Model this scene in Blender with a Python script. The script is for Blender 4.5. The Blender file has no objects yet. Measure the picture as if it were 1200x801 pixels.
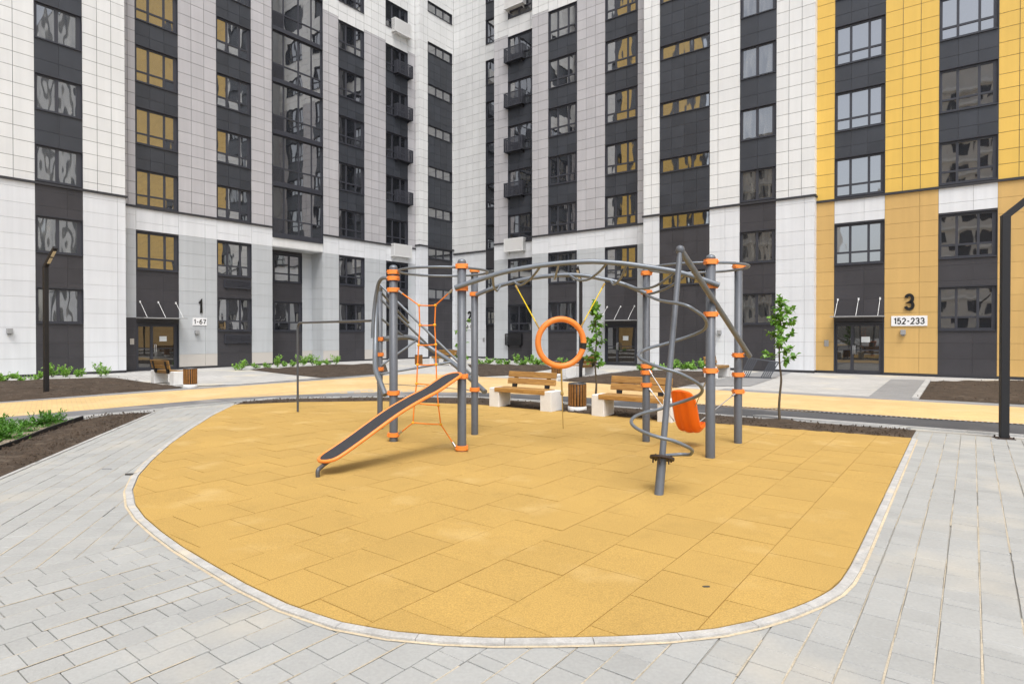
import bpy, math, random
from mathutils import Vector, Matrix, noise
from mathutils.geometry import tessellate_polygon
random.seed(7)
R = math.radians
C = bpy.context.scene.collection

# ------------------------------------------------------------------ camera model (pixel units of the 1200 x 801 photograph)
F, HOR, H = 710.0, 390.75, 1.75
PITCH = R(0.5)
CY = HOR + F*math.tan(PITCH)
cu, su = 0.605, 0.796          # courtyard axes: u runs along the left facade, v along the right one
n_ = math.hypot(cu, su); cu /= n_; su /= n_
def W(U, V, z=0.0): return Vector((cu*U + su*V, su*U - cu*V, z))
def UV(p): return (cu*p[0] + su*p[1], su*p[0] - cu*p[1])
def ray(px, py):
    x, y = (px-600)/F, (CY-py)/F
    return Vector((x, math.cos(PITCH) + y*math.sin(PITCH), -math.sin(PITCH) + y*math.cos(PITCH)))
def G(px, py, z=0.0):
    d = ray(px, py); k = (z-H)/d.z
    return Vector((d.x*k, d.y*k, z))
def at(px, py, depth):
    d = ray(px, py); k = depth/d.y
    return Vector((d.x*k, depth, H + d.z*k))
def on_plane(px, py, A, B, off=0.0):
    d = ray(px, py)
    n = Vector((-(B[1]-A[1]), B[0]-A[0])); n.normalize()
    if n.y > 0: n = -n                        # n points to the viewer
    k = (n.x*A[0] + n.y*A[1] + off)/(n.x*d.x + n.y*d.y)
    return Vector((d.x*k, d.y*k, H + d.z*k))
def project(p):
    x, y, z = p[0], p[1], p[2]-H
    f = y*math.cos(PITCH) - z*math.sin(PITCH); u = y*math.sin(PITCH) + z*math.cos(PITCH)
    return 600 + F*x/f, CY - F*u/f

# ------------------------------------------------------------------ materials
def mat(name, col, rough=0.6, var=0.0, noise_scale=0, noise_amt=0.0, bump=0.0, bump_scale=30, metal=0.0, spec=0.5, ior=1.45,
        noise2=0, amt2=0.0, island=0.0, tint=None, coord='Object', detail=6, streak=0.0, dirt=None):
    m = bpy.data.materials.new(name); m.use_nodes = True
    nt = m.node_tree; N = nt.nodes; L = nt.links
    b = N['Principled BSDF']
    b.inputs['Roughness'].default_value = rough; b.inputs['Metallic'].default_value = metal
    b.inputs['Specular IOR Level'].default_value = spec; b.inputs['IOR'].default_value = ior
    rgb = N.new('ShaderNodeRGB'); rgb.outputs[0].default_value = (*col, 1)
    cur = rgb.outputs[0]
    tc = N.new('ShaderNodeNewGeometry') if coord == 'World' else N.new('ShaderNodeTexCoord')
    co = tc.outputs['Position'] if coord == 'World' else tc.outputs['Object']
    def mulval(cur, src, lo, hi):
        mr = N.new('ShaderNodeMapRange'); mr.inputs['To Min'].default_value = lo; mr.inputs['To Max'].default_value = hi
        L.new(src, mr.inputs['Value'])
        h = N.new('ShaderNodeHueSaturation'); L.new(mr.outputs[0], h.inputs['Value']); L.new(cur, h.inputs['Color'])
        return h.outputs[0]
    if island:
        g = N.new('ShaderNodeNewGeometry'); cur = mulval(cur, g.outputs['Random Per Island'], 1-island, 1+island)
    for sc_, am in ((noise_scale, noise_amt), (noise2, amt2)):
        if sc_ and am:
            t = N.new('ShaderNodeTexNoise'); t.inputs['Scale'].default_value = sc_; t.inputs['Detail'].default_value = detail
            L.new(co, t.inputs['Vector'])
            mr = N.new('ShaderNodeMapRange'); mr.inputs['From Min'].default_value = .3; mr.inputs['From Max'].default_value = .7
            L.new(t.outputs['Fac'], mr.inputs['Value'])
            cur = mulval(cur, mr.outputs[0], 1-am, 1+am)
    if streak:                                 # faint vertical rain streaks
        mp = N.new('ShaderNodeMapping'); mp.inputs['Scale'].default_value = (5, 5, .22); L.new(co, mp.inputs['Vector'])
        t = N.new('ShaderNodeTexNoise'); t.inputs['Scale'].default_value = 1; t.inputs['Detail'].default_value = 5; L.new(mp.outputs[0], t.inputs['Vector'])
        mr = N.new('ShaderNodeMapRange'); mr.inputs['From Min'].default_value = .3; mr.inputs['From Max'].default_value = .75
        L.new(t.outputs['Fac'], mr.inputs['Value']); cur = mulval(cur, mr.outputs[0], 1+streak*.3, 1-streak)
    if dirt:                                   # darker scuffs with a shape of their own: (scale, from, to, amount)
        t = N.new('ShaderNodeTexNoise'); t.inputs['Scale'].default_value = dirt[0]; t.inputs['Detail'].default_value = 9; t.inputs['Roughness'].default_value = .7; L.new(co, t.inputs['Vector'])
        mr = N.new('ShaderNodeMapRange'); mr.inputs['From Min'].default_value = dirt[1]; mr.inputs['From Max'].default_value = dirt[2]
        L.new(t.outputs['Fac'], mr.inputs['Value']); cur = mulval(cur, mr.outputs[0], 1, 1-dirt[3])
    if tint:                                   # (colour, scale, lo, hi): patches of dust or sand with their own shape
        t = N.new('ShaderNodeTexNoise'); t.inputs['Scale'].default_value = tint[1]; t.inputs['Detail'].default_value = 8
        L.new(co, t.inputs['Vector'])
        mr = N.new('ShaderNodeMapRange'); mr.inputs['From Min'].default_value = tint[2]; mr.inputs['From Max'].default_value = tint[3]
        mr.inputs['To Max'].default_value = tint[4] if len(tint) > 4 else .8
        L.new(t.outputs['Fac'], mr.inputs['Value'])
        mx = N.new('ShaderNodeMix'); mx.data_type = 'RGBA'; L.new(mr.outputs[0], mx.inputs[0]); L.new(cur, mx.inputs[6])
        mx.inputs[7].default_value = (*tint[0], 1); cur = mx.outputs[2]
    L.new(cur, b.inputs['Base Color'])
    if bump:
        t = N.new('ShaderNodeTexNoise'); t.inputs['Scale'].default_value = bump_scale; t.inputs['Detail'].default_value = 5
        L.new(co, t.inputs['Vector'])
        bp = N.new('ShaderNodeBump'); bp.inputs['Strength'].default_value = 1; bp.inputs['Distance'].default_value = bump
        L.new(t.outputs['Fac'], bp.inputs['Height']); L.new(bp.outputs[0], b.inputs['Normal'])
    return m
def glass_mat(name, wave, scale, ior=3.6, base=(.018, .02, .024)):
    m = bpy.data.materials.new(name); m.use_nodes = True
    nt = m.node_tree; N = nt.nodes; L = nt.links; b = N['Principled BSDF']
    b.inputs['Base Color'].default_value = (*base, 1); b.inputs['Roughness'].default_value = .02; b.inputs['IOR'].default_value = ior
    tc = N.new('ShaderNodeTexCoord'); oi = N.new('ShaderNodeObjectInfo')
    mp = N.new('ShaderNodeMapping'); mp.inputs['Scale'].default_value = (1.25, 1, .55)
    ml = N.new('ShaderNodeMath'); ml.operation = 'MULTIPLY'; ml.inputs[1].default_value = 60
    L.new(oi.outputs['Random'], ml.inputs[0]); L.new(ml.outputs[0], mp.inputs['Location']); L.new(tc.outputs['Object'], mp.inputs['Vector'])
    t = N.new('ShaderNodeTexNoise'); t.inputs['Scale'].default_value = scale; t.inputs['Detail'].default_value = 1.0
    L.new(mp.outputs[0], t.inputs['Vector'])
    bp = N.new('ShaderNodeBump'); bp.inputs['Strength'].default_value = 1; bp.inputs['Distance'].default_value = wave
    L.new(t.outputs['Fac'], bp.inputs['Height']); L.new(bp.outputs[0], b.inputs['Normal'])
    return m
def curtain_glass(name, wave, scale, ior):
    m = glass_mat(name, wave, scale, ior); N = m.node_tree.nodes; L = m.node_tree.links; b = N['Principled BSDF']
    tc = N.new('ShaderNodeTexCoord'); oi = N.new('ShaderNodeObjectInfo'); ad = N.new('ShaderNodeVectorMath'); ad.operation = 'ADD'
    mp = N.new('ShaderNodeMapping'); mp.inputs['Scale'].default_value = (5.5, 1, .9)
    L.new(tc.outputs['Object'], ad.inputs[0]); L.new(oi.outputs['Random'], ad.inputs[1]); L.new(ad.outputs[0], mp.inputs['Vector'])
    t = N.new('ShaderNodeTexNoise'); t.inputs['Scale'].default_value = 1; t.inputs['Detail'].default_value = 2; t.inputs['Distortion'].default_value = .6; L.new(mp.outputs[0], t.inputs['Vector'])
    cr = N.new('ShaderNodeValToRGB'); e = cr.color_ramp.elements; e[0].position = .36; e[0].color = (.02, .021, .024, 1); e[1].position = .66; e[1].color = (.10, .10, .095, 1)
    L.new(t.outputs['Fac'], cr.inputs[0]); L.new(cr.outputs[0], b.inputs['Base Color'])
    return m
def brick_mat(name, c1, c2, mortar, bw, bh, ms=.006, rot=0.0, rough=.8, bump=.002, patch=None):
    m = bpy.data.materials.new(name); m.use_nodes = True
    nt = m.node_tree; N = nt.nodes; L = nt.links; b = N['Principled BSDF']; b.inputs['Roughness'].default_value = rough
    g = N.new('ShaderNodeNewGeometry'); mp = N.new('ShaderNodeMapping'); mp.inputs['Rotation'].default_value = (0, 0, rot)
    L.new(g.outputs['Position'], mp.inputs['Vector'])
    br = N.new('ShaderNodeTexBrick'); L.new(mp.outputs[0], br.inputs['Vector'])
    br.inputs['Color1'].default_value = (*c1, 1); br.inputs['Color2'].default_value = (*c2, 1); br.inputs['Mortar'].default_value = (*mortar, 1)
    br.inputs['Scale'].default_value = 1; br.inputs['Mortar Size'].default_value = ms; br.inputs['Brick Width'].default_value = bw
    br.inputs['Row Height'].default_value = bh; br.inputs['Mortar Smooth'].default_value = .2
    cur = br.outputs['Color']
    for sc_, am in ((.35, .10), (3.0, .06), (60, .08)):
        t = N.new('ShaderNodeTexNoise'); t.inputs['Scale'].default_value = sc_; t.inputs['Detail'].default_value = 6
        L.new(g.outputs['Position'], t.inputs['Vector'])
        mr = N.new('ShaderNodeMapRange'); mr.inputs['From Min'].default_value = .3; mr.inputs['From Max'].default_value = .7
        mr.inputs['To Min'].default_value = 1-am; mr.inputs['To Max'].default_value = 1+am; L.new(t.outputs['Fac'], mr.inputs['Value'])
        h = N.new('ShaderNodeHueSaturation'); L.new(mr.outputs[0], h.inputs['Value']); L.new(cur, h.inputs['Color']); cur = h.outputs[0]
    if patch:
        t = N.new('ShaderNodeTexNoise'); t.inputs['Scale'].default_value = patch[1]; t.inputs['Detail'].default_value = 7
        L.new(g.outputs['Position'], t.inputs['Vector'])
        mr = N.new('ShaderNodeMapRange'); mr.inputs['From Min'].default_value = patch[2]; mr.inputs['From Max'].default_value = patch[3]
        L.new(t.outputs['Fac'], mr.inputs['Value'])
        mx = N.new('ShaderNodeMix'); mx.data_type = 'RGBA'; L.new(mr.outputs[0], mx.inputs[0]); L.new(cur, mx.inputs[6])
        mx.inputs[7].default_value = (*patch[0], 1); cur = mx.outputs[2]
    L.new(cur, b.inputs['Base Color'])
    bp = N.new('ShaderNodeBump'); bp.inputs['Strength'].default_value = .8; bp.inputs['Distance'].default_value = bump; bp.invert = True
    L.new(br.outputs['Fac'], bp.inputs['Height']); L.new(bp.outputs[0], b.inputs['Normal'])
    return m
def leaf_mat(name, col, col2):
    m = bpy.data.materials.new(name); m.use_nodes = True
    nt = m.node_tree; N = nt.nodes; L = nt.links; b = N['Principled BSDF']; b.inputs['Roughness'].default_value = .45
    g = N.new('ShaderNodeNewGeometry'); mx = N.new('ShaderNodeMix'); mx.data_type = 'RGBA'
    L.new(g.outputs['Random Per Island'], mx.inputs[0]); mx.inputs[6].default_value = (*col, 1); mx.inputs[7].default_value = (*col2, 1)
    L.new(mx.outputs[2], b.inputs['Base Color'])
    tr = N.new('ShaderNodeBsdfTranslucent'); L.new(mx.outputs[2], tr.inputs['Color'])
    ms = N.new('ShaderNodeMixShader'); ms.inputs[0].default_value = .35
    L.new(b.outputs[0], ms.inputs[1]); L.new(tr.outputs[0], ms.inputs[2]); L.new(ms.outputs[0], N['Material Output'].inputs[0])
    return m
def wood_mat(name, c1, c2):
    m = bpy.data.materials.new(name); m.use_nodes = True
    nt = m.node_tree; N = nt.nodes; L = nt.links; b = N['Principled BSDF']; b.inputs['Roughness'].default_value = .5
    tc = N.new('ShaderNodeTexCoord'); mp = N.new('ShaderNodeMapping'); mp.inputs['Scale'].default_value = (2.2, 22, 22)
    L.new(tc.outputs['Object'], mp.inputs['Vector'])
    t = N.new('ShaderNodeTexNoise'); t.inputs['Scale'].default_value = 1.6; t.inputs['Detail'].default_value = 5; t.inputs['Distortion'].default_value = .8
    L.new(mp.outputs[0], t.inputs['Vector'])
    cr = N.new('ShaderNodeValToRGB'); cr.color_ramp.elements[0].position = .32; cr.color_ramp.elements[1].position = .68
    cr.color_ramp.elements[0].color = (*c1, 1); cr.color_ramp.elements[1].color = (*c2, 1)
    L.new(t.outputs['Fac'], cr.inputs[0])
    g = N.new('ShaderNodeNewGeometry'); mr = N.new('ShaderNodeMapRange'); mr.inputs['To Min'].default_value = .8; mr.inputs['To Max'].default_value = 1.15
    L.new(g.outputs['Random Per Island'], mr.inputs['Value'])
    h = N.new('ShaderNodeHueSaturation'); L.new(mr.outputs[0], h.inputs['Value']); L.new(cr.outputs[0], h.inputs['Color'])
    L.new(h.outputs[0], b.inputs['Base Color'])
    return m

M = {}
M['white_panel'] = mat('white_panel', (.715, .72, .712), .45, island=.035, noise_scale=.5, noise_amt=.03, streak=.06, coord='World', bump=.0006, bump_scale=6)
M['white_low'] = mat('white_low_panel', (.695, .71, .73), .5, island=.02, noise_scale=.5, noise_amt=.03, streak=.07, coord='World')
M['lilac_panel'] = mat('lilac_panel', (.462, .452, .466), .45, island=.05, noise_scale=.5, noise_amt=.03, streak=.06, coord='World', bump=.0006, bump_scale=6)
M['grey_low'] = mat('grey_low_panel', (.49, .51, .525), .5, island=.03, noise_scale=.4, noise_amt=.05, streak=.07, coord='World')
M['beige_low'] = mat('beige_low_panel', (.53, .50, .46), .6, island=.03, coord='World')
M['dark_panel'] = mat('dark_panel', (.037, .041, .050), .42, island=.16, noise_scale=1.5, noise_amt=.1, streak=.07, coord='World', bump=.0008, bump_scale=5)
M['dark_low'] = mat('dark_low_panel', (.043, .041, .046), .55, island=.08, noise_scale=1.2, noise_amt=.12, streak=.07, coord='World')
M['yellow_panel'] = mat('yellow_panel', (.72, .47, .10), .42, island=.04, noise_scale=.5, noise_amt=.03, streak=.06, coord='World', bump=.0006, bump_scale=6)
M['ochre_low'] = mat('ochre_low_panel', (.60, .385, .135), .5, island=.025, noise_scale=.5, noise_amt=.04, streak=.07, coord='World')
M['joint'] = mat('joint_shadow_gap', (.14, .14, .145), .8)
M['joint_light'] = mat('joint_pale', (.42, .42, .42), .8)
M['joint_ochre'] = mat('joint_ochre', (.30, .19, .09), .8)
M['body'] = mat('building_core', (.12, .12, .125), .8)
M['slat_metal'] = mat('slatted_bench_metal', (.075, .083, .10), .38)
M['ledge'] = mat('ledge_metal', (.035, .035, .04), .5)
M['frame'] = mat('window_frame', (.042, .044, .055), .42)
M['glass'] = glass_mat('window_glass', .0035, 1.6, ior=3.7)
M['wavy'] = curtain_glass('curtained_window_glass', .0055, 1.4, 2.8)
M['loggia_glass'] = glass_mat('loggia_glass', .005, 1.1, ior=3.6)
M['door_glass'] = glass_mat('door_glass', .004, .8, ior=2.2, base=(.02, .02, .02))
M['metal_post'] = mat('grey_powder_coat', (.105, .115, .132), .42, noise_scale=14, noise_amt=.06, bump=.0002, bump_scale=200)
M['tube'] = mat('galvanised_grey_tube', (.165, .185, .21), .36, metal=.25, noise_scale=9, noise_amt=.06)
M['tube_dark'] = mat('dark_grey_tube', (.10, .105, .115), .35, metal=.3)
M['orange'] = mat('orange_plastic', (.82, .25, .045), .38, noise_scale=4, noise_amt=.06)
M['orange_rope'] = mat('orange_rope', (.85, .24, .03), .8, bump=.003, bump_scale=120)
M['yellow_knot'] = mat('yellow_plastic_knot', (.85, .42, .02), .5)
M['yellow_rope'] = mat('yellow_rope', (.78, .58, .02), .8, bump=.003, bump_scale=120)
M['brown_rope'] = mat('tan_rope', (.36, .24, .07), .8)
M['steel'] = mat('steel', (.5, .5, .5), .35, metal=.9)
M['grip'] = mat('black_grip_surface', (.035, .037, .042), .9, noise_scale=120, noise_amt=.5, bump=.004, bump_scale=160)
M['black'] = mat('black_coat', (.012, .012, .014), .55)
M['black_tape'] = mat('black_tape', (.015, .015, .015), .5)
M['rust_plate'] = mat('dark_brown_plate', (.05, .035, .03), .6)
M['concrete_white'] = mat('white_concrete', (.72, .72, .71), .75, noise_scale=6, noise_amt=.05, noise2=40, amt2=.04, bump=.002, bump_scale=50)
M['wood'] = wood_mat('bench_wood', (.25, .12, .032), (.50, .285, .085))
M['wood_dark'] = wood_mat('brown_slat_wood', (.17, .07, .015), (.30, .14, .035))
M['wood_far'] = wood_mat('varnished_bench_wood', (.20, .095, .02), (.36, .20, .05))
M['soil'] = mat('dark_soil', (.055, .038, .025), .95, noise_scale=2.2, noise_amt=.25, noise2=25, amt2=.4, bump=.03, bump_scale=22, coord='World',
                tint=((.16, .13, .10), 5.0, .56, .75, .6))
M['dry_soil'] = mat('dry_soil', (.30, .25, .19), .95, noise_scale=3, noise_amt=.2, noise2=30, amt2=.3, bump=.02, bump_scale=30, coord='World')
M['asphalt'] = mat('asphalt', (.075, .077, .083), .9, noise_scale=1.2, noise_amt=.15, noise2=90, amt2=.3, bump=.003, bump_scale=120, coord='World',
                   tint=((.27, .25, .23), .9, .55, .75, .55))
M['dusty_asphalt'] = mat('dusty_asphalt', (.17, .172, .178), .9, noise_scale=1.2, noise_amt=.2, noise2=90, amt2=.25, bump=.003, bump_scale=120, coord='World', tint=((.36, .34, .31), 1.1, .5, .72, .6))
M['kerb'] = mat('kerb_concrete', (.42, .42, .41), .85, island=.08, noise_scale=8, noise_amt=.07, noise2=70, amt2=.07, bump=.002, bump_scale=60, coord='World')
M['pale_kerb'] = mat('pale_kerb', (.43, .425, .41), .85, noise_scale=9, noise_amt=.16, noise2=60, amt2=.12, coord='World', bump=.002, bump_scale=60,
                     tint=((.60, .53, .41), 2.6, .56, .68, .7))
M['joint_dirt'] = mat('joint_dirt', (.30, .29, .26), .95)
M['sand'] = mat('joint_sand', (.42, .37, .285), .95, noise_scale=3, noise_amt=.18, noise2=60, amt2=.2, coord='World')
M['sand_line'] = mat('sand_line', (.53, .445, .315), .95, noise_scale=3, noise_amt=.15, noise2=50, amt2=.15, coord='World')
M['slab'] = mat('grey_paving_slab', (.345, .35, .340), .8, island=.045, noise_scale=2.0, noise_amt=.06, noise2=45, amt2=.06, bump=.0015, bump_scale=90, dirt=(1.7, .56, .82, .14), coord='World',
                tint=((.50, .45, .355), 1.0, .54, .74, .42))
M['rubber'] = mat('ochre_rubber_tile', (.455, .292, .082), .9, island=.03, noise_scale=.9, noise_amt=.05, noise2=110, amt2=.22, bump=.004, bump_scale=170, dirt=(2.4, .55, .8, .16), coord='World',
                  tint=((.62, .45, .20), 1.3, .58, .76, .5), detail=8)
M['plaza'] = brick_mat('plaza_paving', (.47, .465, .45), (.41, .41, .40), (.33, .31, .27), .32, .2, .007, rot=math.atan2(su, cu), patch=((.60, .55, .43), .5, .56, .72))
M['dark_paving'] = brick_mat('dark_paving', (.26, .265, .27), (.22, .225, .23), (.30, .28, .25), .3, .15, .007, rot=math.atan2(su, cu))
M['yellow_road'] = brick_mat('yellow_paving', (.66, .455, .21), (.61, .42, .185), (.50, .36, .19), .2, .1, .006, rot=math.atan2(su, cu), patch=((.68, .52, .29), .6, .52, .78))
M['gravel'] = mat('pale_blind_strip', (.46, .455, .44), .9, noise_scale=2, noise_amt=.08, noise2=40, amt2=.15, coord='World')
M['leaf'] = leaf_mat('bright_leaf', (.095, .26, .022), (.25, .46, .08))
M['leaf_shrub'] = leaf_mat('shrub_leaf', (.17, .38, .04), (.36, .58, .13))
M['leaf_juniper'] = leaf_mat('juniper_needles', (.045, .16, .015), (.13, .32, .04))
M['bark'] = mat('young_bark', (.11, .085, .055), .9, noise_scale=30, noise_amt=.3, bump=.004, bump_scale=60)
M['sign_black'] = mat('sign_black', (.012, .012, .012), .4)
M['sign_white'] = mat('sign_white', (.82, .82, .82), .4)
M['paper'] = mat('paper', (.75, .78, .78), .6)
M['white_metal'] = mat('white_metal', (.72, .72, .71), .45)
M['grey_box'] = mat('grey_lamp_box', (.32, .32, .32), .5)
M['led'] = mat('led_panel', (.62, .56, .42), .3)
M['seat_plastic'] = mat('orange_seat_plastic', (.86, .15, .008), .33, noise_scale=3, noise_amt=.04)
M['far_wall'] = mat('far_facade', (.62, .60, .57), .7, noise_scale=.3, noise_amt=.1, coord='World')
M['stone'] = mat('dark_stone', (.06, .055, .05), .8)

# ------------------------------------------------------------------ mesh building
class MB:
    def __init__(s): s.v = []; s.f = []; s.s = []
    def face(s, pts, smooth=False):
        b = len(s.v); s.v += [tuple(p) for p in pts]; s.f.append(tuple(range(b, b+len(pts)))); s.s.append(smooth)
    def hexa(s, p):            # 8 points: bottom ring 0-3, top ring 4-7
        b = len(s.v); s.v += [tuple(q) for q in p]
        for f in ((3, 2, 1, 0), (4, 5, 6, 7), (0, 1, 5, 4), (1, 2, 6, 5), (2, 3, 7, 6), (3, 0, 4, 7)):
            s.f.append(tuple(b+i for i in f)); s.s.append(False)
    def box(s, x0, x1, y0, y1, z0, z1, T=None):
        p = [Vector(q) for q in ((x0, y0, z0), (x1, y0, z0), (x1, y1, z0), (x0, y1, z0), (x0, y0, z1), (x1, y0, z1), (x1, y1, z1), (x0, y1, z1))]
        s.hexa([T(q) for q in p] if T else p)
    def bbox(s, x0, x1, y0, y1, z0, z1, b=.006, T=None):   # box with chamfered vertical and top edges
        ring = lambda i, z: [Vector(q) for q in ((x0+i+b, y0+i, z), (x1-i-b, y0+i, z), (x1-i, y0+i+b, z), (x1-i, y1-i-b, z), (x1-i-b, y1-i, z), (x0+i+b, y1-i, z), (x0+i, y1-i-b, z), (x0+i, y0+i+b, z))]
        rs = [ring(b, z0), ring(0, z0+b), ring(0, z1-b), ring(b, z1)]
        if T: rs = [[T(q) for q in r] for r in rs]
        k = len(s.v)
        for r in rs: s.v += [tuple(q) for q in r]
        for i in range(3):
            for j in range(8):
                s.f.append((k+i*8+j, k+i*8+(j+1) % 8, k+(i+1)*8+(j+1) % 8, k+(i+1)*8+j)); s.s.append(False)
        s.f.append(tuple(k+j for j in reversed(range(8)))); s.s.append(False)
        s.f.append(tuple(k+24+j for j in range(8))); s.s.append(False)
    def prism(s, poly, z0, z1, bottom=True):
        n = len(poly); b = len(s.v)
        s.v += [(p[0], p[1], z0) for p in poly] + [(p[0], p[1], z1) for p in poly]
        for i in range(n):
            s.f.append((b+i, b+(i+1) % n, b+n+(i+1) % n, b+n+i)); s.s.append(False)
        s.f.append(tuple(b+n+i for i in range(n))); s.s.append(False)
        if bottom: s.f.append(tuple(b+i for i in reversed(range(n)))); s.s.append(False)
    def sheet(s, poly, z):
        vs = [Vector((p[0], p[1], 0)) for p in poly]; b = len(s.v)
        s.v += [(p[0], p[1], z) for p in poly]
        for t in tessellate_polygon([vs]):
            a, q, c = t
            cr = (vs[q]-vs[a]).cross(vs[c]-vs[a]).z
            s.f.append((b+a, b+q, b+c) if cr > 0 else (b+a, b+c, b+q)); s.s.append(False)
    def tube(s, pts, r, n=10, closed=False, caps=True, radii=None):
        pts = [Vector(p) for p in pts]; m = len(pts); b0 = len(s.v)
        up = None; rings = []
        for i in range(m):
            if closed: t = pts[(i+1) % m]-pts[i-1]
            else: t = pts[min(i+1, m-1)]-pts[max(i-1, 0)]
            t.normalize()
            if up is None:
                up = Vector((0, 0, 1)) if abs(t.z) < .9 else Vector((1, 0, 0))
            side = t.cross(up)
            if side.length < 1e-5: side = t.cross(Vector((.3, .8, .1)))
            side.normalize(); up = side.cross(t); up.normalize()
            rr = radii[i] if radii else r
            rings.append([pts[i] + side*(rr*math.cos(2*math.pi*k/n)) + up*(rr*math.sin(2*math.pi*k/n)) for k in range(n)])
        for rg in rings: s.v += [tuple(q) for q in rg]
        for i in range(m if closed else m-1):
            j = (i+1) % m
            for k in range(n):
                s.f.append((b0+i*n+k, b0+j*n+k, b0+j*n+(k+1) % n, b0+i*n+(k+1) % n)); s.s.append(True)
        if caps and not closed:
            s.face(rings[0]); s.face(list(reversed(rings[-1])))
    def lathe(s, prof, c=(0, 0, 0), n=20, smooth=True):
        b = len(s.v); m = len(prof)
        for r, z in prof:
            for k in range(n):
                a = 2*math.pi*k/n; s.v.append((c[0]+r*math.cos(a), c[1]+r*math.sin(a), c[2]+z))
        for i in range(m-1):
            for k in range(n):
                s.f.append((b+i*n+k, b+i*n+(k+1) % n, b+(i+1)*n+(k+1) % n, b+(i+1)*n+k)); s.s.append(smooth)
        if prof[0][0] > 1e-4: s.f.append(tuple(b+k for k in reversed(range(n)))); s.s.append(False)
        if prof[-1][0] > 1e-4: s.f.append(tuple(b+(m-1)*n+k for k in range(n))); s.s.append(False)
    def mesh(s, name, material, org=(0, 0, 0)):
        me = bpy.data.meshes.new(name)
        o = Vector(org)
        me.from_pydata([(x-o.x, y-o.y, z-o.z) for x, y, z in s.v], [], s.f)
        me.polygons.foreach_set('use_smooth', s.s)
        me.materials.append(material); me.update()
        return me
    def build(s, name, material, parent=None, org=None):
        """vertices are given in world space when parent is None or unrotated; org is the object's own origin (world)"""
        p = Vector(org) if org is not None else (root_loc(parent) if parent else Vector((0, 0, 0)))
        o = bpy.data.objects.new(name, s.mesh(name, material, p)); C.objects.link(o)
        if parent:
            o.parent = parent; o.location = p - root_loc(parent)
        else: o.location = p
        return o
def root_loc(o):
    l = Vector((0, 0, 0))
    while o: l += o.location; o = o.parent
    return l
def empty(name, loc, label, cat, group=None, rz=0.0):
    o = bpy.data.objects.new(name, None); C.objects.link(o); o.location = loc; o.rotation_euler.z = rz
    o.empty_display_size = .2
    return tag(o, label, cat, group)
def tag(o, label, cat, group=None, kind=None):
    o['label'] = label; o['category'] = cat
    if group: o['group'] = group
    if kind: o['kind'] = kind
    return o
def local(name, mb, material, parent):            # mesh given in the parent's own space
    o = bpy.data.objects.new(name, mb.mesh(name, material)); C.objects.link(o); o.parent = parent
    return o
def structure(name, mb, material):
    o = mb.build(name, material); o['kind'] = 'structure'; return o
def copy_tree(o, parent=None):
    c = o.copy(); C.objects.link(c)
    if parent: c.parent = parent
    for ch in list(o.children): copy_tree(ch, c)
    return c
def smooth_path(pts, k=6, closed=False):
    pts = [Vector(p) for p in pts]; out = []; n = len(pts)
    rng = range(n) if closed else range(n-1)
    for i in rng:
        if closed: p0, p1, p2, p3 = pts[i-1], pts[i], pts[(i+1) % n], pts[(i+2) % n]
        else: p0, p1, p2, p3 = pts[max(i-1, 0)], pts[i], pts[i+1], pts[min(i+2, n-1)]
        for j in range(k):
            t = j/k
            out.append(.5*((2*p1) + (p2-p0)*t + (2*p0-5*p1+4*p2-p3)*t*t + (3*p1-p0-3*p2+p3)*t**3))
    if not closed: out.append(pts[-1])
    return out
def clip(poly, a, b):                              # keep the part of poly left of the line a -> b
    out = []; n = len(poly)
    def side(p): return (b[0]-a[0])*(p[1]-a[1]) - (b[1]-a[1])*(p[0]-a[0])
    for i in range(n):
        p, q = poly[i], poly[(i+1) % n]; sp, sq = side(p), side(q)
        if sp >= 0: out.append(p)
        if (sp > 0 and sq < 0) or (sp < 0 and sq > 0):
            t = sp/(sp-sq); out.append((p[0]+(q[0]-p[0])*t, p[1]+(q[1]-p[1])*t))
    return out
def clip_convex(poly, hull):
    for i in range(len(hull)):
        poly = clip(poly, hull[i], hull[(i+1) % len(hull)])
        if len(poly) < 3: return []
    return poly
def area(poly): return .5*sum(poly[i][0]*poly[(i+1) % len(poly)][1] - poly[(i+1) % len(poly)][0]*poly[i][1] for i in range(len(poly)))
def ccw(poly): return poly if area(poly) > 0 else list(reversed(poly))
def hull(pts):
    pts = sorted((p[0], p[1]) for p in pts)
    def half(ps):
        h = []
        for p in ps:
            while len(h) > 1 and (h[-1][0]-h[-2][0])*(p[1]-h[-2][1]) - (h[-1][1]-h[-2][1])*(p[0]-h[-2][0]) <= 0: h.pop()
            h.append(p)
        return h
    a = half(pts); b = half(reversed(pts)); return a[:-1] + b[:-1]
def xy(p): return (p[0], p[1])
def ordinal(i): return ['first', 'second', 'third', 'fourth', 'fifth', 'sixth', 'seventh', 'eighth', 'ninth', 'tenth', 'eleventh', 'twelfth', 'thirteenth', 'fourteenth', 'fifteenth', 'sixteenth'][i]

# ------------------------------------------------------------------ GROUND
g = MB(); g.sheet([W(*q) for q in ((-160, -160), (160, -160), (160, 160), (-160, 160))], -.012); structure('plaza_pavement', g, M['plaza'])
g = MB(); g.sheet([W(*q) for q in ((-7, -17.5), (13.3, -17.5), (13.3, 16), (-7, 16))], -.0105); structure('sand_bed_ground', g, M['joint_dirt'])

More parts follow.
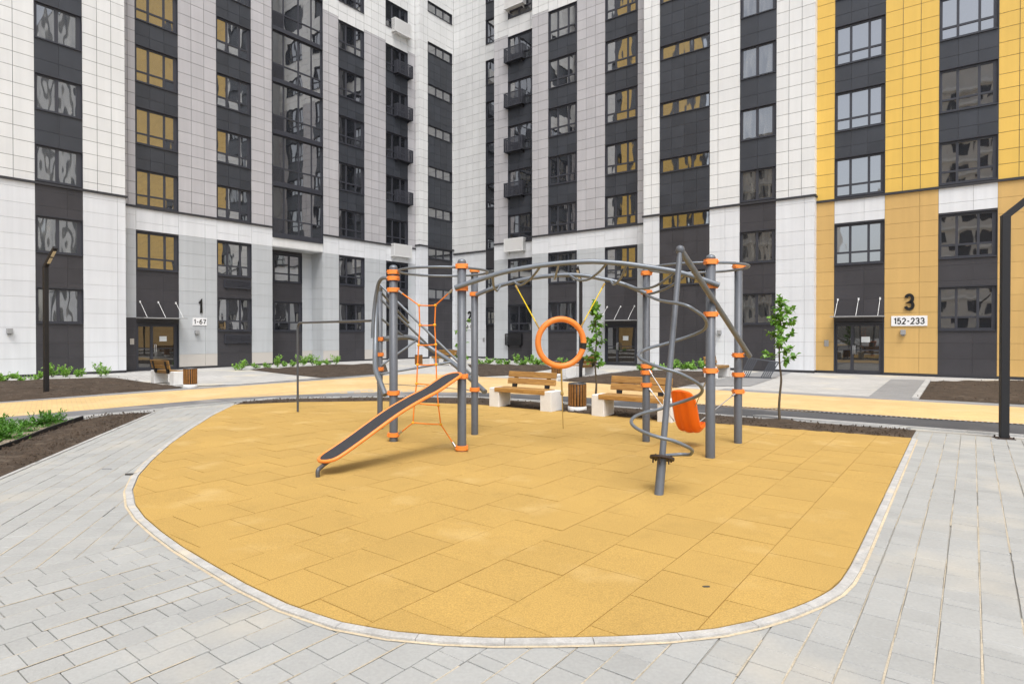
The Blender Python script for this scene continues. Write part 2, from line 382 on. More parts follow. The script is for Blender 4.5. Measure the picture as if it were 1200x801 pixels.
# playground outline, traced on the ground plane
edge_px = [(275, 474.5), (250, 487), (225, 503), (200, 521), (178, 541), (163, 558), (156, 575), (159, 592), (170, 607), (190, 624), (215, 642), (250, 663),
           (290, 686), (340, 710), (400, 730), (460, 741), (520, 746.5), (580, 749), (650, 748.5), (720, 747), (780, 744), (840, 737.5), (880, 729),
           (920, 717), (950, 705), (972, 693), (985, 681), (996, 664), (1008, 640), (1068, 514), (984.6, 508.5), (870, 499.3), (760, 492.5), (660, 483.5), (560, 474.5), (443, 470.3), (350, 471.5)]
edge = [G(*p) for p in edge_px]
rub = hull(edge)
# rubber tiles laid in running bond along u
tiles = MB(); TS = .53
v = -1.275 - 40*TS
row = 0
while v < 3:
    off = (row % 2)*TS*.5 + random.uniform(-.03, .03)
    u = -4 + off
    while u < 14:
        gp = .0028
        vh = TS + (.15 if v > -1.3 else 0)
        q = [xy(W(u+gp, v+gp)), xy(W(u+TS-gp, v+gp)), xy(W(u+TS-gp, v+vh-gp)), xy(W(u+gp, v+vh-gp))]
        q = clip_convex(ccw(q), rub)
        if len(q) >= 3 and abs(area(q)) > .002:
            z = .016 + random.uniform(-.0016, .0016)
            b = len(tiles.v); n = len(q); tx, ty = random.uniform(-.004, .004), random.uniform(-.004, .004)
            cx = sum(p[0] for p in q)/n; cy = sum(p[1] for p in q)/n
            tiles.v += [(p[0], p[1], 0) for p in q] + [(p[0], p[1], z + (p[0]-cx)*tx + (p[1]-cy)*ty) for p in q]
            for i in range(n): tiles.f.append((b+i, b+(i+1) % n, b+n+(i+1) % n, b+n+i)); tiles.s.append(False)
            tiles.f.append(tuple(b+n+i for i in range(n))); tiles.s.append(False)
        u += TS
    v += TS; row += 1
    if v > -.9: break
structure('rubber_ground', tiles, M['rubber'])
g = MB(); g.sheet(rub, .0118); structure('rubber_joint_ground', g, mat('rubber_joint', (.30, .175, .04), .95))

def ribbon(pts, d0, d1):                          # offsets of an open polyline, to its left
    out = []
    for i, p in enumerate(pts):
        t = pts[min(i+1, len(pts)-1)] - pts[max(i-1, 0)]; nrm = Vector((-t.y, t.x, 0)).normalized()
        out.append((p + nrm*d0, p + nrm*d1))
    return out
def resample(pts, step):
    out = [pts[0].copy()]; acc = 0
    for a, b in zip(pts, pts[1:]):
        L = (b-a).length; d = step-acc
        while d < L: out.append(a + (b-a)*(d/L)); d += step
        acc = (acc + L) % step
    out.append(pts[-1].copy()); return out
def kerb(name, pts, d0, d1, z0, z1, stone=.5, m='kerb', gap=.004):
    mb = MB(); rp = resample(pts, stone/4); rb = ribbon(rp, d0, d1)
    for i in range(len(rb)-1):
        a0, a1 = rb[i]; b0, b1 = rb[i+1]
        if i % 4 == 0: a0 = a0 + (b0-a0).normalized()*gap; a1 = a1 + (b1-a1).normalized()*gap
        if (b0-a0).length < .01 or (b1-a1).length < .004: continue
        mb.prism(ccw([xy(a0), xy(a1), xy(b1), xy(b0)]), z0, z1)
    return structure(name, mb, M[m])
rubset = set((round(p[0], 5), round(p[1], 5)) for p in rub)
front = [p.copy() for p in edge[:30] if (round(p[0], 5), round(p[1], 5)) in rubset]             # from the back left corner round the front to the back right corner
kerb('playground_kerb', front, -.012, -.075, -.02, .016, .5, 'pale_kerb')
sl = MB(); rb = ribbon(front, -.075, -.096)
for (a0, a1), (b0, b1) in zip(rb, rb[1:]): sl.sheet([xy(a0), xy(b0), xy(b1), xy(a1)], .0035)
structure('sand_line_ground', sl, M['sand_line'])

# grey paving slabs
def slabs(name, ax, ay, org, half, row_h, lens, n0, n1, l0, l1):
    mb = MB(); sd_ = MB()
    for r in range(n0, n1):
        xx = l0
        while xx < l1:                            # sand lies in most of the long joints
            ln = random.uniform(.25, 1.2)
            if random.random() < .8:
                hw = random.uniform(.0025, .0064)
                q = ccw([xy(org + ax*a_ + ay*(r*row_h + b_)) for a_, b_ in ((xx, -hw), (xx+ln, -hw*random.uniform(.7, 1.2)), (xx+ln, hw), (xx, hw))])
                for hp in half:
                    q = clip(q, *hp)
                    if len(q) < 3: break
                if len(q) >= 3: sd_.face([(p[0], p[1], .0016) if hw > .0054 else (p[0], p[1], -.0022) for p in q])
            xx += ln
        y = r*row_h; x = l0 - random.uniform(0, .5)
        while x < l1:
            ln = random.choice(lens); gp = random.uniform(.002, .0045)
            gr = gp*1.4; gp = random.uniform(.0012, .0034)
            pts = [(x+gp, y+gr), (x+ln-gp, y+gr), (x+ln-gp, y+row_h-gr), (x+gp, y+row_h-gr)]
            wp = [org + ax*p[0] + ay*p[1] for p in pts]
            x += ln
            q = ccw([xy(p) for p in wp])
            for hp in half:
                q = clip(q, *hp)
                if len(q) < 3: break
            if len(q) < 3 or area(q) < .002: continue
            c = Vector((sum(p[0] for p in q)/len(q), sum(p[1] for p in q)/len(q), 0))
            px, py = project(c) if c.y > .6 else (600, 2000)
            if c.y > 1.2 and (px < -500 or px > 1700): continue
            b = len(mb.v); n = len(q); z = random.uniform(-.0015, .0012); tx, ty = random.uniform(-.004, .004), random.uniform(-.004, .004)
            e = .0035
            mb.v += [(p[0], p[1], -.03) for p in q] + [(p[0], p[1], z-.003 + (p[0]-c.x)*tx + (p[1]-c.y)*ty) for p in q]
            mb.v += [(p[0] + (c.x-p[0])*e/.12, p[1] + (c.y-p[1])*e/.12, z + (p[0]-c.x)*tx + (p[1]-c.y)*ty) for p in q]
            for k in (0, n):
                for i in range(n): mb.f.append((b+k+i, b+k+(i+1) % n, b+k+n+(i+1) % n, b+k+n+i)); mb.s.append(False)
            mb.f.append(tuple(b+2*n+i for i in range(n))); mb.s.append(False)
    structure('joint_sand_ground', sd_, M['sand'])
    return structure(name, mb, M['slab'])
uvec, vvec = W(1, 0), W(0, 1)
lineA, lineB = xy(W(-10, -5.55)), xy(W(10, -5.55))
topA, topB = xy(W(13.05, 20)), xy(W(13.05, -20))
def keep(a, b, inside):                           # orient a half plane so that `inside` is kept
    s_ = (b[0]-a[0])*(inside[1]-a[1]) - (b[1]-a[1])*(inside[0]-a[0])
    return (a, b) if s_ > 0 else (b, a)
hV = keep(lineA, lineB, xy(W(0, 0))); hU = keep(topA, topB, xy(W(0, 0)))
slabs('paving', uvec, vvec, W(0, -5.55), [hV, hU], .2, (.1, .2, .2, .2, .3), 0, 97, -6, 13.2)
# the path on the left, laid along its own direction
e0, e1 = G(0, 559), G(181, 482.5)
pdir = (e1-e0).normalized(); pn = Vector((pdir.y, -pdir.x, 0))
hL = keep(lineA, lineB, xy(W(0, -8)))
hAs = keep(xy(W(-20, -15.2)), xy(W(20, -15.2)), xy(W(0, 0)))
slabs('path_paving', pdir, pn, e0, [hL, hU, hAs], .2, (.2, .2, .3, .3, .1), -13, 46, -9, 14)

# road: yellow paving with an asphalt lane on its inner side
inner = [(-60, -16.1), (6, -16.15), (8, -16.05), (9.3, -15.75), (10.6, -15.1), (11.9, -14.1), (12.9, -12.9), (13.7, -11.65), (14.2, -10), (14.5, -7.5), (14.65, -4.3), (14.9, -1.5), (15.2, .8), (15.4, 60)]
lane = [(-60, -14.7), (4.4, -14.85), (6.2, -14.95), (8.1, -14.85), (9.5, -14.45), (10.4, -13.75), (11.1, -12.9), (12.0, -11.8), (12.6, -10.7), (12.8, -9.8), (12.9, -8.5), (12.95, -6.4), (13.0, -3.8), (13.05, -2.3), (13.2, -.8), (13.5, .7), (13.6, 60)]
inner_w = smooth_path([W(*p) for p in inner], 4); lane_w = smooth_path([W(*p) for p in lane], 4)
outer_w = [W(-60, -19.5), W(18.2, -19.5), W(18.8, -18.9), W(18.8, 60)]
g = MB(); g.sheet([xy(p) for p in outer_w] + [xy(p) for p in reversed(inner_w)], .0); structure('yellow_road', g, M['yellow_road'])
ci = min(range(len(inner_w)), key=lambda i: (inner_w[i]-W(13.7, -11.65)).length); cl_ = min(range(len(lane_w)), key=lambda i: (lane_w[i]-W(12.6, -10.7)).length)
g = MB(); g.sheet([xy(p) for p in inner_w[:ci+1]] + [xy(p) for p in reversed(lane_w[:cl_+1])], .003); structure('asphalt_path', g, M['dusty_asphalt'])
g = MB(); g.sheet([xy(p) for p in inner_w[ci:]] + [xy(p) for p in reversed(lane_w[cl_:])], .003); structure('asphalt_path', g, M['asphalt'])
lane_near = [p for p in lane_w if p.y > -3 and -40 < p.x < 30]
kerb('lane_kerb', lane_near, -.06, .02, -.02, .03, 1.0, 'kerb')
# bands of grey paving beside the road
g = MB()
g.sheet([W(*p) for p in ((-60, -20.15), (17.2, -20.15), (17.2, -19.5), (-60, -19.5))], .0)
g.sheet([W(*p) for p in ((18.8, -6.3), (19.5, -6.3), (19.5, 60), (18.8, 60))], .0)
structure('grey_band_pavement', g, M['dark_paving'])
g = MB(); g.sheet([G(*p) for p in ((1044, 444), (1087, 445), (1071, 468), (1014.5, 467))], .001); structure('dark_pavement', g, M['dark_paving'])
g = MB(); g.sheet([G(*p) for p in ((800, 452), (905, 432.5), (935, 433.5), (880, 452)) ], .001)
structure('dark_paving_patch', g, M['dark_paving'])

# drains
def strip_pts(mb, pts, w, z0, z1):
    for a, b in zip(pts, pts[1:]):
        t = (b-a).normalized(); n = Vector((-t.y, t.x, 0))*w*.5
        mb.prism(ccw([xy(a-n), xy(b-n), xy(b+n), xy(a+n)]), z0, z1)
def drain(pts, w, label):
    root = empty('drain_channel', pts[0], label, 'drain')
    mb = MB(); strip_pts(mb, pts, w, -.01, .008); mb.build('channel', M['black'], root)
    gr = MB(); rp = resample(pts, .09)
    for a, b in zip(rp, rp[1:]):
        t = (b-a).normalized(); n = Vector((-t.y, t.x, 0))*w*.42
        gr.prism(ccw([xy(a-n), xy(a-n+t*.035), xy(a+n+t*.035), xy(a+n)]), .008, .012)
    gr.build('grate', M['grey_box'], root)
drain([W(14.7, -5.5), W(14.95, -1.5), W(15.22, .8), W(15.3, 6), W(15.35, 12)], .13, 'straight grated drain between yellow paving and asphalt lane on the right')
drain([W(17.6, -20.6), G(443, 449), G(545, 456), W(13.6, -11.4)], .1, 'thin dark grated drain crossing the yellow road diagonally behind the post')
drain([G(-80, 462), G(280, 450.5), W(17.4, -20.5)], .07, 'thin dark drain along the far edge of yellow road by entrance 1')

# soil beds
def bed(name, pts, z=.03, amp=.03, cell=.3, m='soil', clods=0):
    hp = hull(pts); mb = MB()
    xs = [p[0] for p in hp]; ys = [p[1] for p in hp]
    idx = {}
    def vert(p):
        k = (round(p[0], 3), round(p[1], 3))
        if k not in idx:
            d = min(abs((hp[(i+1) % len(hp)][0]-hp[i][0])*(p[1]-hp[i][1]) - (hp[(i+1) % len(hp)][1]-hp[i][1])*(p[0]-hp[i][0]))/max(1e-6, math.hypot(hp[(i+1) % len(hp)][0]-hp[i][0], hp[(i+1) % len(hp)][1]-hp[i][1])) for i in range(len(hp)))
            zz = z + amp*min(1, d/.4)*(.8 + noise.noise(Vector((p[0]*1.7, p[1]*1.7, 3)))*1.1 + noise.noise(Vector((p[0]*6, p[1]*6, 9)))*.7)
            idx[k] = len(mb.v); mb.v.append((p[0], p[1], zz if d > .02 else .006))
        return idx[k]
    x = min(xs)
    while x < max(xs):
        y = min(ys)
        while y < max(ys):
            q = clip_convex([(x, y), (x+cell, y), (x+cell, y+cell), (x, y+cell)], hp)
            if len(q) >= 3 and area(q) > 1e-4:
                f = [vert(p) for p in q]; f2 = [f[i] for i in range(len(f)) if f[i] != f[i-1]]
                if len(f2) >= 3 and len(set(f2)) == len(f2): mb.f.append(tuple(f2)); mb.s.append(True)
            y += cell
        x += cell
    for _ in range(clods):
        for _t in range(20):
            p = (random.uniform(min(xs), max(xs)), random.uniform(min(ys), max(ys)))
            if len(clip_convex([(p[0]-.05, p[1]-.05), (p[0]+.05, p[1]-.05), (p[0]+.05, p[1]+.05), (p[0]-.05, p[1]+.05)], hp)) == 4: break
        else: continue
        r = random.uniform(.006, .026); k = len(mb.v)
        cz = z + amp*.8
        for i in range(5):
            a = i*2*math.pi/5 + random.random(); mb.v.append((p[0] + r*math.cos(a)*random.uniform(.7, 1.2), p[1] + r*math.sin(a)*random.uniform(.7, 1.2), cz - .01))
        mb.v.append((p[0]+random.uniform(-.3, .3)*r, p[1]+random.uniform(-.3, .3)*r, cz + r*random.uniform(.5, 1.1)))
        for i in range(5): mb.f.append((k+i, k+(i+1) % 5, k+5)); mb.s.append(False)
    return structure(name, mb, M[m])
bed('soil', [G(*p) for p in ((181, 483), (0, 559.5), (-160, 622), (-160, 575), (0, 528), (55, 506.5), (97, 491.7), (130, 486))], .012, .05, .12, clods=900)
bed('dry_soil', [G(*p) for p in ((97, 491.7), (55, 506.5), (0, 528), (-160, 576), (-160, 540), (-90, 512), (0, 499.5), (78, 493))], .012, .04, .15, 'dry_soil', clods=150)
strip_back = [(p[0], p[1]) for p in lane]
def seg_bed(name, a, b, **k): bed(name, [*a, *b], **k)
# the soil strip between rubber and asphalt, in convex pieces
back_px = [(275, 474.5), (350, 471.5), (443, 470.3), (560, 474.5), (660, 483.5), (760, 492.5), (870, 499.3), (984.6, 508.5), (1068, 514)]
far_px = [(284, 470.5), (347, 467), (443, 465.7), (560, 466), (660, 473.5), (760, 480), (870, 489), (984.6, 498), (1074, 504)]
nr = [G(*p) for p in back_px]; fr = [G(*p) for p in far_px]
for i in range(len(nr)-1):
    bed('soil', [nr[i], nr[i+1], fr[i+1], fr[i]], .012, .035, .12, clods=140)
bed('soil', [G(*p) for p in ((-250, 462), (0, 447), (51, 446), (136, 442.7), (150, 445), (215, 454.2), (150, 458.8), (0, 469), (-250, 490))], .016, .06, .4, clods=500)
bed('soil', [G(*p) for p in ((293, 433), (400, 428), (452, 426.8), (455, 436.5), (376, 442.3), (335, 438))], .016, .06, .4, clods=300)
bed('soil', [G(*p) for p in ((548, 427), (642, 428.5), (648, 432), (600, 439.3), (562, 441))], .016, .06, .4, clods=200)
bed('soil', [G(*p) for p in ((655, 445.5), (743, 434), (832, 435.5), (836, 446), (788, 454.5), (720, 450.5))], .016, .06, .4, clods=200)
bed('soil', [G(*p) for p in ((1090, 446.6), (1280, 446.6), (1300, 478), (1200, 473), (1075, 467.6))], .016, .06, .35, clods=400)
kerb('bed_kerb', [G(1072.5, 468), G(1088, 446)], -.08, .08, -.01, .05, 1.0)
kerb('bed_kerb', [G(75, 493.5), G(125, 486.5), G(181, 482)], -.05, .05, -.01, .03, 1.0)
kerb('bed_kerb', [G(-160, 624), G(0, 561), G(181, 483.2)], -.025, .03, -.01, .012, 1.0, 'kerb')
g = MB(); strip_pts(g, smooth_path([G(-160, 577), G(0, 528.5), G(55, 507), G(97, 492)], 6), .03, 0, .09)
tag(g.build('edging_strip', M['black']), 'black plastic edging strip between bare soil and juniper bed', 'edging')
def border(name, a, b): kerb(name, [a, b], -.06, .06, -.01, .06, 1.0)
border('bed_kerb', G(743, 433.7), G(832, 435.2)); border('bed_kerb', G(655, 446), G(743, 434.3))
border('bed_kerb', G(548, 426.7), G(642, 428.2))
# pale strip at the foot of the walls
g = MB()
g.sheet([W(-30, -30.4), W(9.9, -30.4), W(9.9, -27.9), W(-30, -27.6)], .001)
g.sheet([W(16.2, -31.2), W(30, -31.2), W(24, -27.2), W(16.2, -28.2)], .001)
structure('wall_foot_pavement', g, M['gravel'])

# ------------------------------------------------------------------ BUILDINGS
class Facade:
    def __init__(s, kind, base): s.kind = kind; s.base = base; s.ang = math.atan2(su, cu) if kind == 'L' else math.atan2(-cu, su)
    def pt(s, t, d, z): return W(t, s.base+d, z) if s.kind == 'L' else W(s.base-d, t, z)
    def t(s, px, py=220):
        d = ray(px, py); a, b = UV(d)
        if s.kind == 'L': k = s.base/b; return a*k
        k = s.base/a; return b*k
    def T(s): return lambda q: s.pt(q[0], -q[1], q[2])
ZT = 45.42; ST = 2.9; ZL = 7.72
def rows_upper(z0, z1):
    pat = [.56, .56, .66, .56, .56]; zs = [ZL]; i = 0
    while zs[-1] < 50: zs.append(zs[-1] + pat[i % 5]); i += 1
    return [z0] + [z for z in zs if z0+.05 < z < z1-.05] + [z1]
def rows_lower(z0, z1):
    zs = [.12 + .625*i for i in range(14)]
    return [z0] + [z for z in zs if z0+.08 < z < z1-.08] + [z1]
def panels(mb, jb, f, t0, t1, z0, z1, cols, upper=True, gap=None, rows=None, d=0.0):
    if isinstance(cols, int): cols = [i/cols for i in range(cols+1)]
    rows = rows or (rows_upper(z0, z1) if upper else rows_lower(z0, z1))
    gp = gap if gap is not None else (.0095 if upper else .005)
    for i in range(len(cols)-1):
        a, b = t0 + (t1-t0)*cols[i] + gp, t0 + (t1-t0)*cols[i+1] - gp
        for z, zz in zip(rows, rows[1:]):
            j = [random.uniform(-.0025, .0025) for _ in range(4)]
            k = len(mb.v); y = .03
            for tt, dd, hh in ((a, j[0], z+gp), (b, j[1], z+gp), (b, j[2], zz-gp), (a, j[3], zz-gp)): mb.v.append(tuple(f.pt(tt, d+dd, hh)))
            for tt, hh in ((a, z+gp), (b, z+gp), (b, zz-gp), (a, zz-gp)): mb.v.append(tuple(f.pt(tt, d-y, hh)))
            mb.f.append((k, k+1, k+2, k+3)); mb.s.append(False)
            for q in range(4): mb.f.append((k+(q+1) % 4, k+q, k+4+q, k+4+(q+1) % 4)); mb.s.append(False)
    if jb is not None: jb.face([f.pt(t0, d-.022, z0), f.pt(t1, d-.022, z0), f.pt(t1, d-.022, z1), f.pt(t0, d-.022, z1)])
class Section:
    def __init__(s, name, loc, label):
        s.root = empty(name, loc, label, 'building'); s.parts = []
    def m(s, k, nm=None):
        mb = MB(); s.parts.append((nm or NAMES[k], mb, None, k, None)); return mb
    @property
    def body(s):
        mb = MB(); s.parts.append(('wall', mb, None, 'body', None)); return mb
    @property
    def led(s):
        mb = MB(); s.parts.append(('ledge', mb, None, 'ledge', None)); return mb
    def clad(s, k, f, t0, t1, z0, z1, cols, upper=True, gap=None, rows=None, joint=None, d=0.0):
        if z1 - z0 < .03: return
        j = joint or ('joint' if upper or k.startswith('dark') else 'joint_ochre' if k == 'ochre_low' else 'joint_light')
        mb, jb = MB(), MB(); panels(mb, jb, f, t0, t1, z0, z1, cols, upper, gap, rows, d); s.parts.append((NAMES[k], mb, jb, k, j))
    def mass(s, f, t0, t1, depth=11, z1=45.5):
        s.body.box(t0, t1, .32, depth, 0, z1, f.T())
        s.body.box(t0+.002, t1-.002, .023, .30, z1-.12, z1+.25, f.T())
    def ledge(s, f, t0, t1, z, ret=0):
        s.led.box(t0, t1, -.07, .2, z-.07, z+.025, f.T())
    def skirt(s, f, t0, t1): s.led.box(t0, t1, -.004, .2, 0.0, .10, f.T())
    def finish(s):
        for nm, mb, jb, k, j in s.parts:
            if not mb.f: continue
            if jb:
                n0 = len(mb.f); off = len(mb.v); mb.v += jb.v; mb.f += [tuple(i+off for i in f) for f in jb.f]; mb.s += jb.s
            o = mb.build(nm, M[k], s.root, org=mb.v[0])
            if jb:
                o.data.materials.append(M[j])
                for p in o.data.polygons[n0:]: p.material_index = 1
NAMES = {'white_panel': 'white_cladding', 'white_low': 'white_cladding', 'lilac_panel': 'lilac_cladding', 'grey_low': 'grey_cladding', 'beige_low': 'plinth_cladding',
         'dark_panel': 'spandrel', 'dark_low': 'spandrel', 'yellow_panel': 'yellow_cladding', 'ochre_low': 'ochre_cladding'}

cache = {}
def window_mesh(w, h, kind):
    key = (round(w, 2), round(h, 2), kind)
    if key in cache: return cache[key]
    fr, gl = MB(), MB()
    D = .2
    # reveal sheets round the opening
    fr.box(0, .02, -.012, D, 0, h); fr.box(w-.02, w, -.012, D, 0, h); fr.box(.02, w-.02, -.012, D, h-.03, h); fr.box(.02, w-.02, -.05, D, -.02, .02)
    y0, y1 = .075, .145; e = .02; lb = .06
    if kind == 'three':
        ms = [e+.07, e+.06+(w-2*e-.12)*.30, e+.06+(w-2*e-.12)*.70, w-e-.07]
        bars_v = [(e, e+.075), (ms[1]-.045, ms[1]+.045), (ms[2]-.045, ms[2]+.045), (w-e-.15, w-e)]
        hz = .30*h; bars_h = [(.02, .10), (hz-.04, hz+.04), (h-.115, h-.03)]
    elif kind == 'two':
        bars_v = [(e, e+.09), (w*.47-.055, w*.47+.055), (w-e-.17, w-e)]; bars_h = [(.02, .09), (h-.10, h-.03)]
    elif kind == 'stair':
        bars_v = [(e, e+.10), (w*.36-.035, w*.36+.035), (w*.66-.035, w*.66+.035), (w-e-.05, w-e)]; bars_h = [(.02, .07), (h-.09, h-.03)]
    elif kind == 'narrow':
        bars_v = [(e, e+.06), (w-e-.06, w-e)]; hz = .3*h; bars_h = [(.02, .08), (hz-.035, hz+.035), (h-.09, h-.03)]
    elif kind == 'loggia':
        bars_v = [(0.02, .07), (w*.23-.03, w*.23+.03), (w*.52-.04, w*.52+.04), (w*.78-.03, w*.78+.03), (w-.09, w-.02)]
        bars_h = [(.02, .28), (1.02, 1.09), (h-.08, h-.03)]
    bars_v.sort()
    for a, b in bars_v: fr.box(a, b, y0, y1, .02, h-.03)
    zs = bars_h
    for (a0, a1), (b0, b1) in zip(bars_v, bars_v[1:]):
        for z0, z1 in zs: fr.box(a1, b0, y0+.004, y1-.004, z0, z1)
        for (z0, z1), (z2, z3) in zip(zs, zs[1:]):
            if kind == 'loggia' and a0 < w*.1 and z0 < .1:
                z = z1 + .03                                   # louvre
                while z < z2-.04: fr.box(a1, b0, y0+.01, y1-.02, z, z+.035); z += .06
            q = random.uniform(-.004, .004); q2 = random.uniform(-.004, .004)
            gl.face([(a1, .115+q, z1), (b0, .115-q, z1), (b0, .115-q+q2, z2), (a1, .115+q+q2, z2)])
    gmat = {'two': M['wavy'], 'loggia': M['loggia_glass']}.get(kind, M['glass'])
    cache[key] = (fr.mesh('window', M['frame']), gl.mesh('glass', gmat))
    return cache[key]
def window(sec, f, t0, t1, z0, z1, kind, d=0.0):
    p = f.pt((t0+t1)/2, 0, z0); px, py = project(p)
    if py < -110 or px < -180 or px > 1420: 
        sec.m('dark_panel').face([f.pt(t0, d-.1, z0), f.pt(t1, d-.1, z0), f.pt(t1, d-.1, z1), f.pt(t0, d-.1, z1)]); return
    a, b = window_mesh(t1-t0, z1-z0, kind)
    o = bpy.data.objects.new('window', a); C.objects.link(o); o.parent = sec.root
    o.location = f.pt(t0, d, z0) - sec.root.location; o.rotation_euler.z = f.ang
    gobj = bpy.data.objects.new('glass', b); C.objects.link(gobj); gobj.parent = o
    return o
def column(sec, f, t0, t1, wins, kind, ztop=ZT, zbot=.1, zl=ZL, n=3, white_above=None, low='dark_low', band=None, low_cols=(0, .66, 1), d=0.0, white_range=None):
    """a dark column of windows: wins = list of (z0, z1); spandrels are clad between them"""
    z = zbot
    for (a, b) in wins + [(ztop, ztop)]:
        seg = [(z, a)]
        cuts = [zl] + ([white_above] if white_above else []) + ([band] if band else [])
        for c in sorted(cuts):
            seg = [s for (p, q) in seg for s in ([(p, c), (c, q)] if p+.02 < c < q-.02 else [(p, q)])]
        for (p, q) in seg:
            mid = (p+q)/2
            if mid > zl:
                if (white_above and mid > white_above) or (white_range and white_range[0] < mid < white_range[1]): sec.clad('white_panel', f, t0, t1, p, q, n)
                else:
                    rows = [p, p+(q-p)*.40, q] if .7 < q-p < 4 else [p, q] if q-p < 4 else [p+i*(q-p)/9 for i in range(10)]
                    if kind == 'stair' and 1.2 < q-p < 4: rows = [p, p+.38, p+.95, p+1.52, q]
                    sec.clad('dark_panel', f, t0, t1, p, q, n if kind != 'stair' else 4, rows=rows, gap=.006)
            elif band and mid > band: sec.clad('white_low', f, t0, t1, p, q, list(low_cols), False)
            else: sec.clad(low, f, t0, t1, p, q, list(low_cols), False, gap=.003)
        if b > a: window(sec, f, t0, t1, a, b, kind, d)
        z = b
def plain(sec, f, t0, t1, cols, up, low, zl=ZL, zbot=.1, white_above=None, band=None, plinth=False, low_cols=(0, .68, 1), ztop=ZT):
    if white_above:
        sec.clad(up, f, t0, t1, zl, white_above, cols); sec.clad('white_panel', f, t0, t1, white_above, ztop, cols)
    else: sec.clad(up, f, t0, t1, zl, ztop, cols)
    zb = zbot
    if plinth: sec.clad('beige_low', f, t0, t1, zbot, .72, list(low_cols), False); zb = .72
    if band: sec.clad(low, f, t0, t1, zb, band, list(low_cols), False); sec.clad('white_low', f, t0, t1, band, zl, list(low_cols), False, rows=[band, zl-.42, zl])
    else: sec.clad(low, f, t0, t1, zb, zl, list(low_cols), False)
def floors(z0, h, n=8, base=0): return [(z0 + ST*k, z0 + ST*k + h) for k in range(base, n)]

WA = 21.25; BAND = 6.62
HI = floors(7.75, 1.75); LO2, LO1 = (4.77, 6.58), (1.88, 3.65)          # tall windows
SHI = floors(8.0, 1.5); SLO2, SLO1 = (5.08, 6.6), (2.18, 3.66)           # lower, two-pane windows
STW = [(4.22, 4.97)] + floors(7.12, .75)

# --- section with entrance 1 (left)
S1 = Section('apartment_building', W(10, -31.2), 'tall white and lilac apartment block with dark window columns and entrance 1')
fA = Facade('L', -30.4); zlA = 7.92
tA = [fA.t(41), fA.t(97), fA.t(147)]
wcol = tA[1]-tA[0]
plain(S1, fA, tA[0]-4.2, tA[0], 6, 'white_panel', 'white_low', zlA, low_cols=(0, .2, .4, .7, 1))
column(S1, fA, tA[0], tA[1], [SLO1, SLO2] + SHI, 'two', zl=zlA, n=2)
plain(S1, fA, tA[1], tA[2], 3, 'white_panel', 'white_low', zlA, low_cols=(0, .8, 1))
# further left, outside the picture
column(S1, fA, tA[0]-4.2-wcol, tA[0]-4.2, [SLO1, SLO2] + SHI, 'two', zl=zlA, n=2)
a = tA[0]-4.2-wcol
for k in range(5):
    S1.clad('yellow_panel', fA, a-3.4, a, zlA, ZT, 5); S1.clad('ochre_low', fA, a-3.4, a, .1, zlA, [0, .5, 1], False); a -= 3.4
    S1.clad('dark_panel', fA, a-wcol, a, .1, ZT, 2); a -= wcol
S1.mass(fA, a, tA[2]); S1.ledge(fA, a, tA[2]+.06, zlA); S1.skirt(fA, a, tA[2])
fAe = Facade('R', tA[2])                                                  # its far end, turned away
# the end wall of that block (faces away from the camera)
S1.m('white_panel').face([W(tA[2], -30.43, 0), W(tA[2], -31.3, 0), W(tA[2], -31.3, ZT), W(tA[2], -30.43, ZT)])
fB = Facade('L', -31.2)
xB = [150, 159, 209, 254, 294.5, 319, 378.5, 397, 427, 452.3, 478, 486.5]
tB = [fB.t(x) for x in xB]; tB[0] = tA[2]
plain(S1, fB, tB[0], tB[1], [0, .55, 1], 'lilac_panel', 'grey_low', band=BAND, white_above=WA, zbot=2.5, low_cols=(0, 1))
S1.clad('dark_low', fB, tB[0], tB[1], .1, 2.5, 1, False, gap=.003)
def col_tall(S, f, a, b, door=False, kind='three', n=3, wa=21.12, band=BAND, low_cols=(0, .62, 1)):
    column(S, f, a, b, ([LO2] if door else [LO1, LO2]) + HI, kind, white_above=wa, band=band, n=n, zbot=2.27 if door else .1, low_cols=low_cols)
col_tall(S1, fB, tB[1], tB[2], door=True)
plain(S1, fB, tB[2], tB[3], 3, 'lilac_panel', 'grey_low', band=BAND, white_above=WA, plinth=True)
col_tall(S1, fB, tB[3], tB[4])
plain(S1, fB, tB[4], tB[5], [0, .62, 1], 'lilac_panel', 'grey_low', band=BAND, white_above=WA, plinth=True, low_cols=(0, 1))
# glazed loggia column over a recess
for k in range(8):
    z0 = 7.17 + ST*k
    window(S1, fB, tB[5]+.01, tB[6]-.01, z0, z0+ST-.004, 'loggia', d=.02)
S1.clad('white_panel', fB, tB[5], tB[6], 6.66, 7.15, 1, rows=[6.66, 7.15], joint='joint_light')
fR = Facade('L', -32.3); tR = [fR.t(320.5, 330), fR.t(354, 330), fR.t(368, 330)]
S1.m('white_low').box(tB[5], tB[6], .03, 1.3, 6.62, 6.66, fB.T())          # soffit
tr0, tr2 = tB[5], tB[6]; tr1 = tR[1]
column(S1, fR, tr0, tr1, [LO1, (4.77, 6.45)], 'three', ztop=6.62, low_cols=(0, 1))
S1.clad('grey_low', fR, tr1, tr2, .72, 6.62, 1, False); S1.clad('beige_low', fR, tr1, tr2, .1, .72, 1, False)
fRs = Facade('R', tr2-.035); S1.clad('grey_low', fRs, -32.3, -31.21, .1, 6.62, 1, False)
fRs0 = Facade('R', tr0)
S1.m('grey_low').face([W(tr0, -32.3, 0), W(tr0, -31.22, 0), W(tr0, -31.22, 6.62), W(tr0, -32.3, 6.62)])
plain(S1, fB, tB[6], tB[7], [0, .38, 1], 'lilac_panel', 'grey_low', band=BAND, white_above=WA, plinth=True, low_cols=(0, 1))
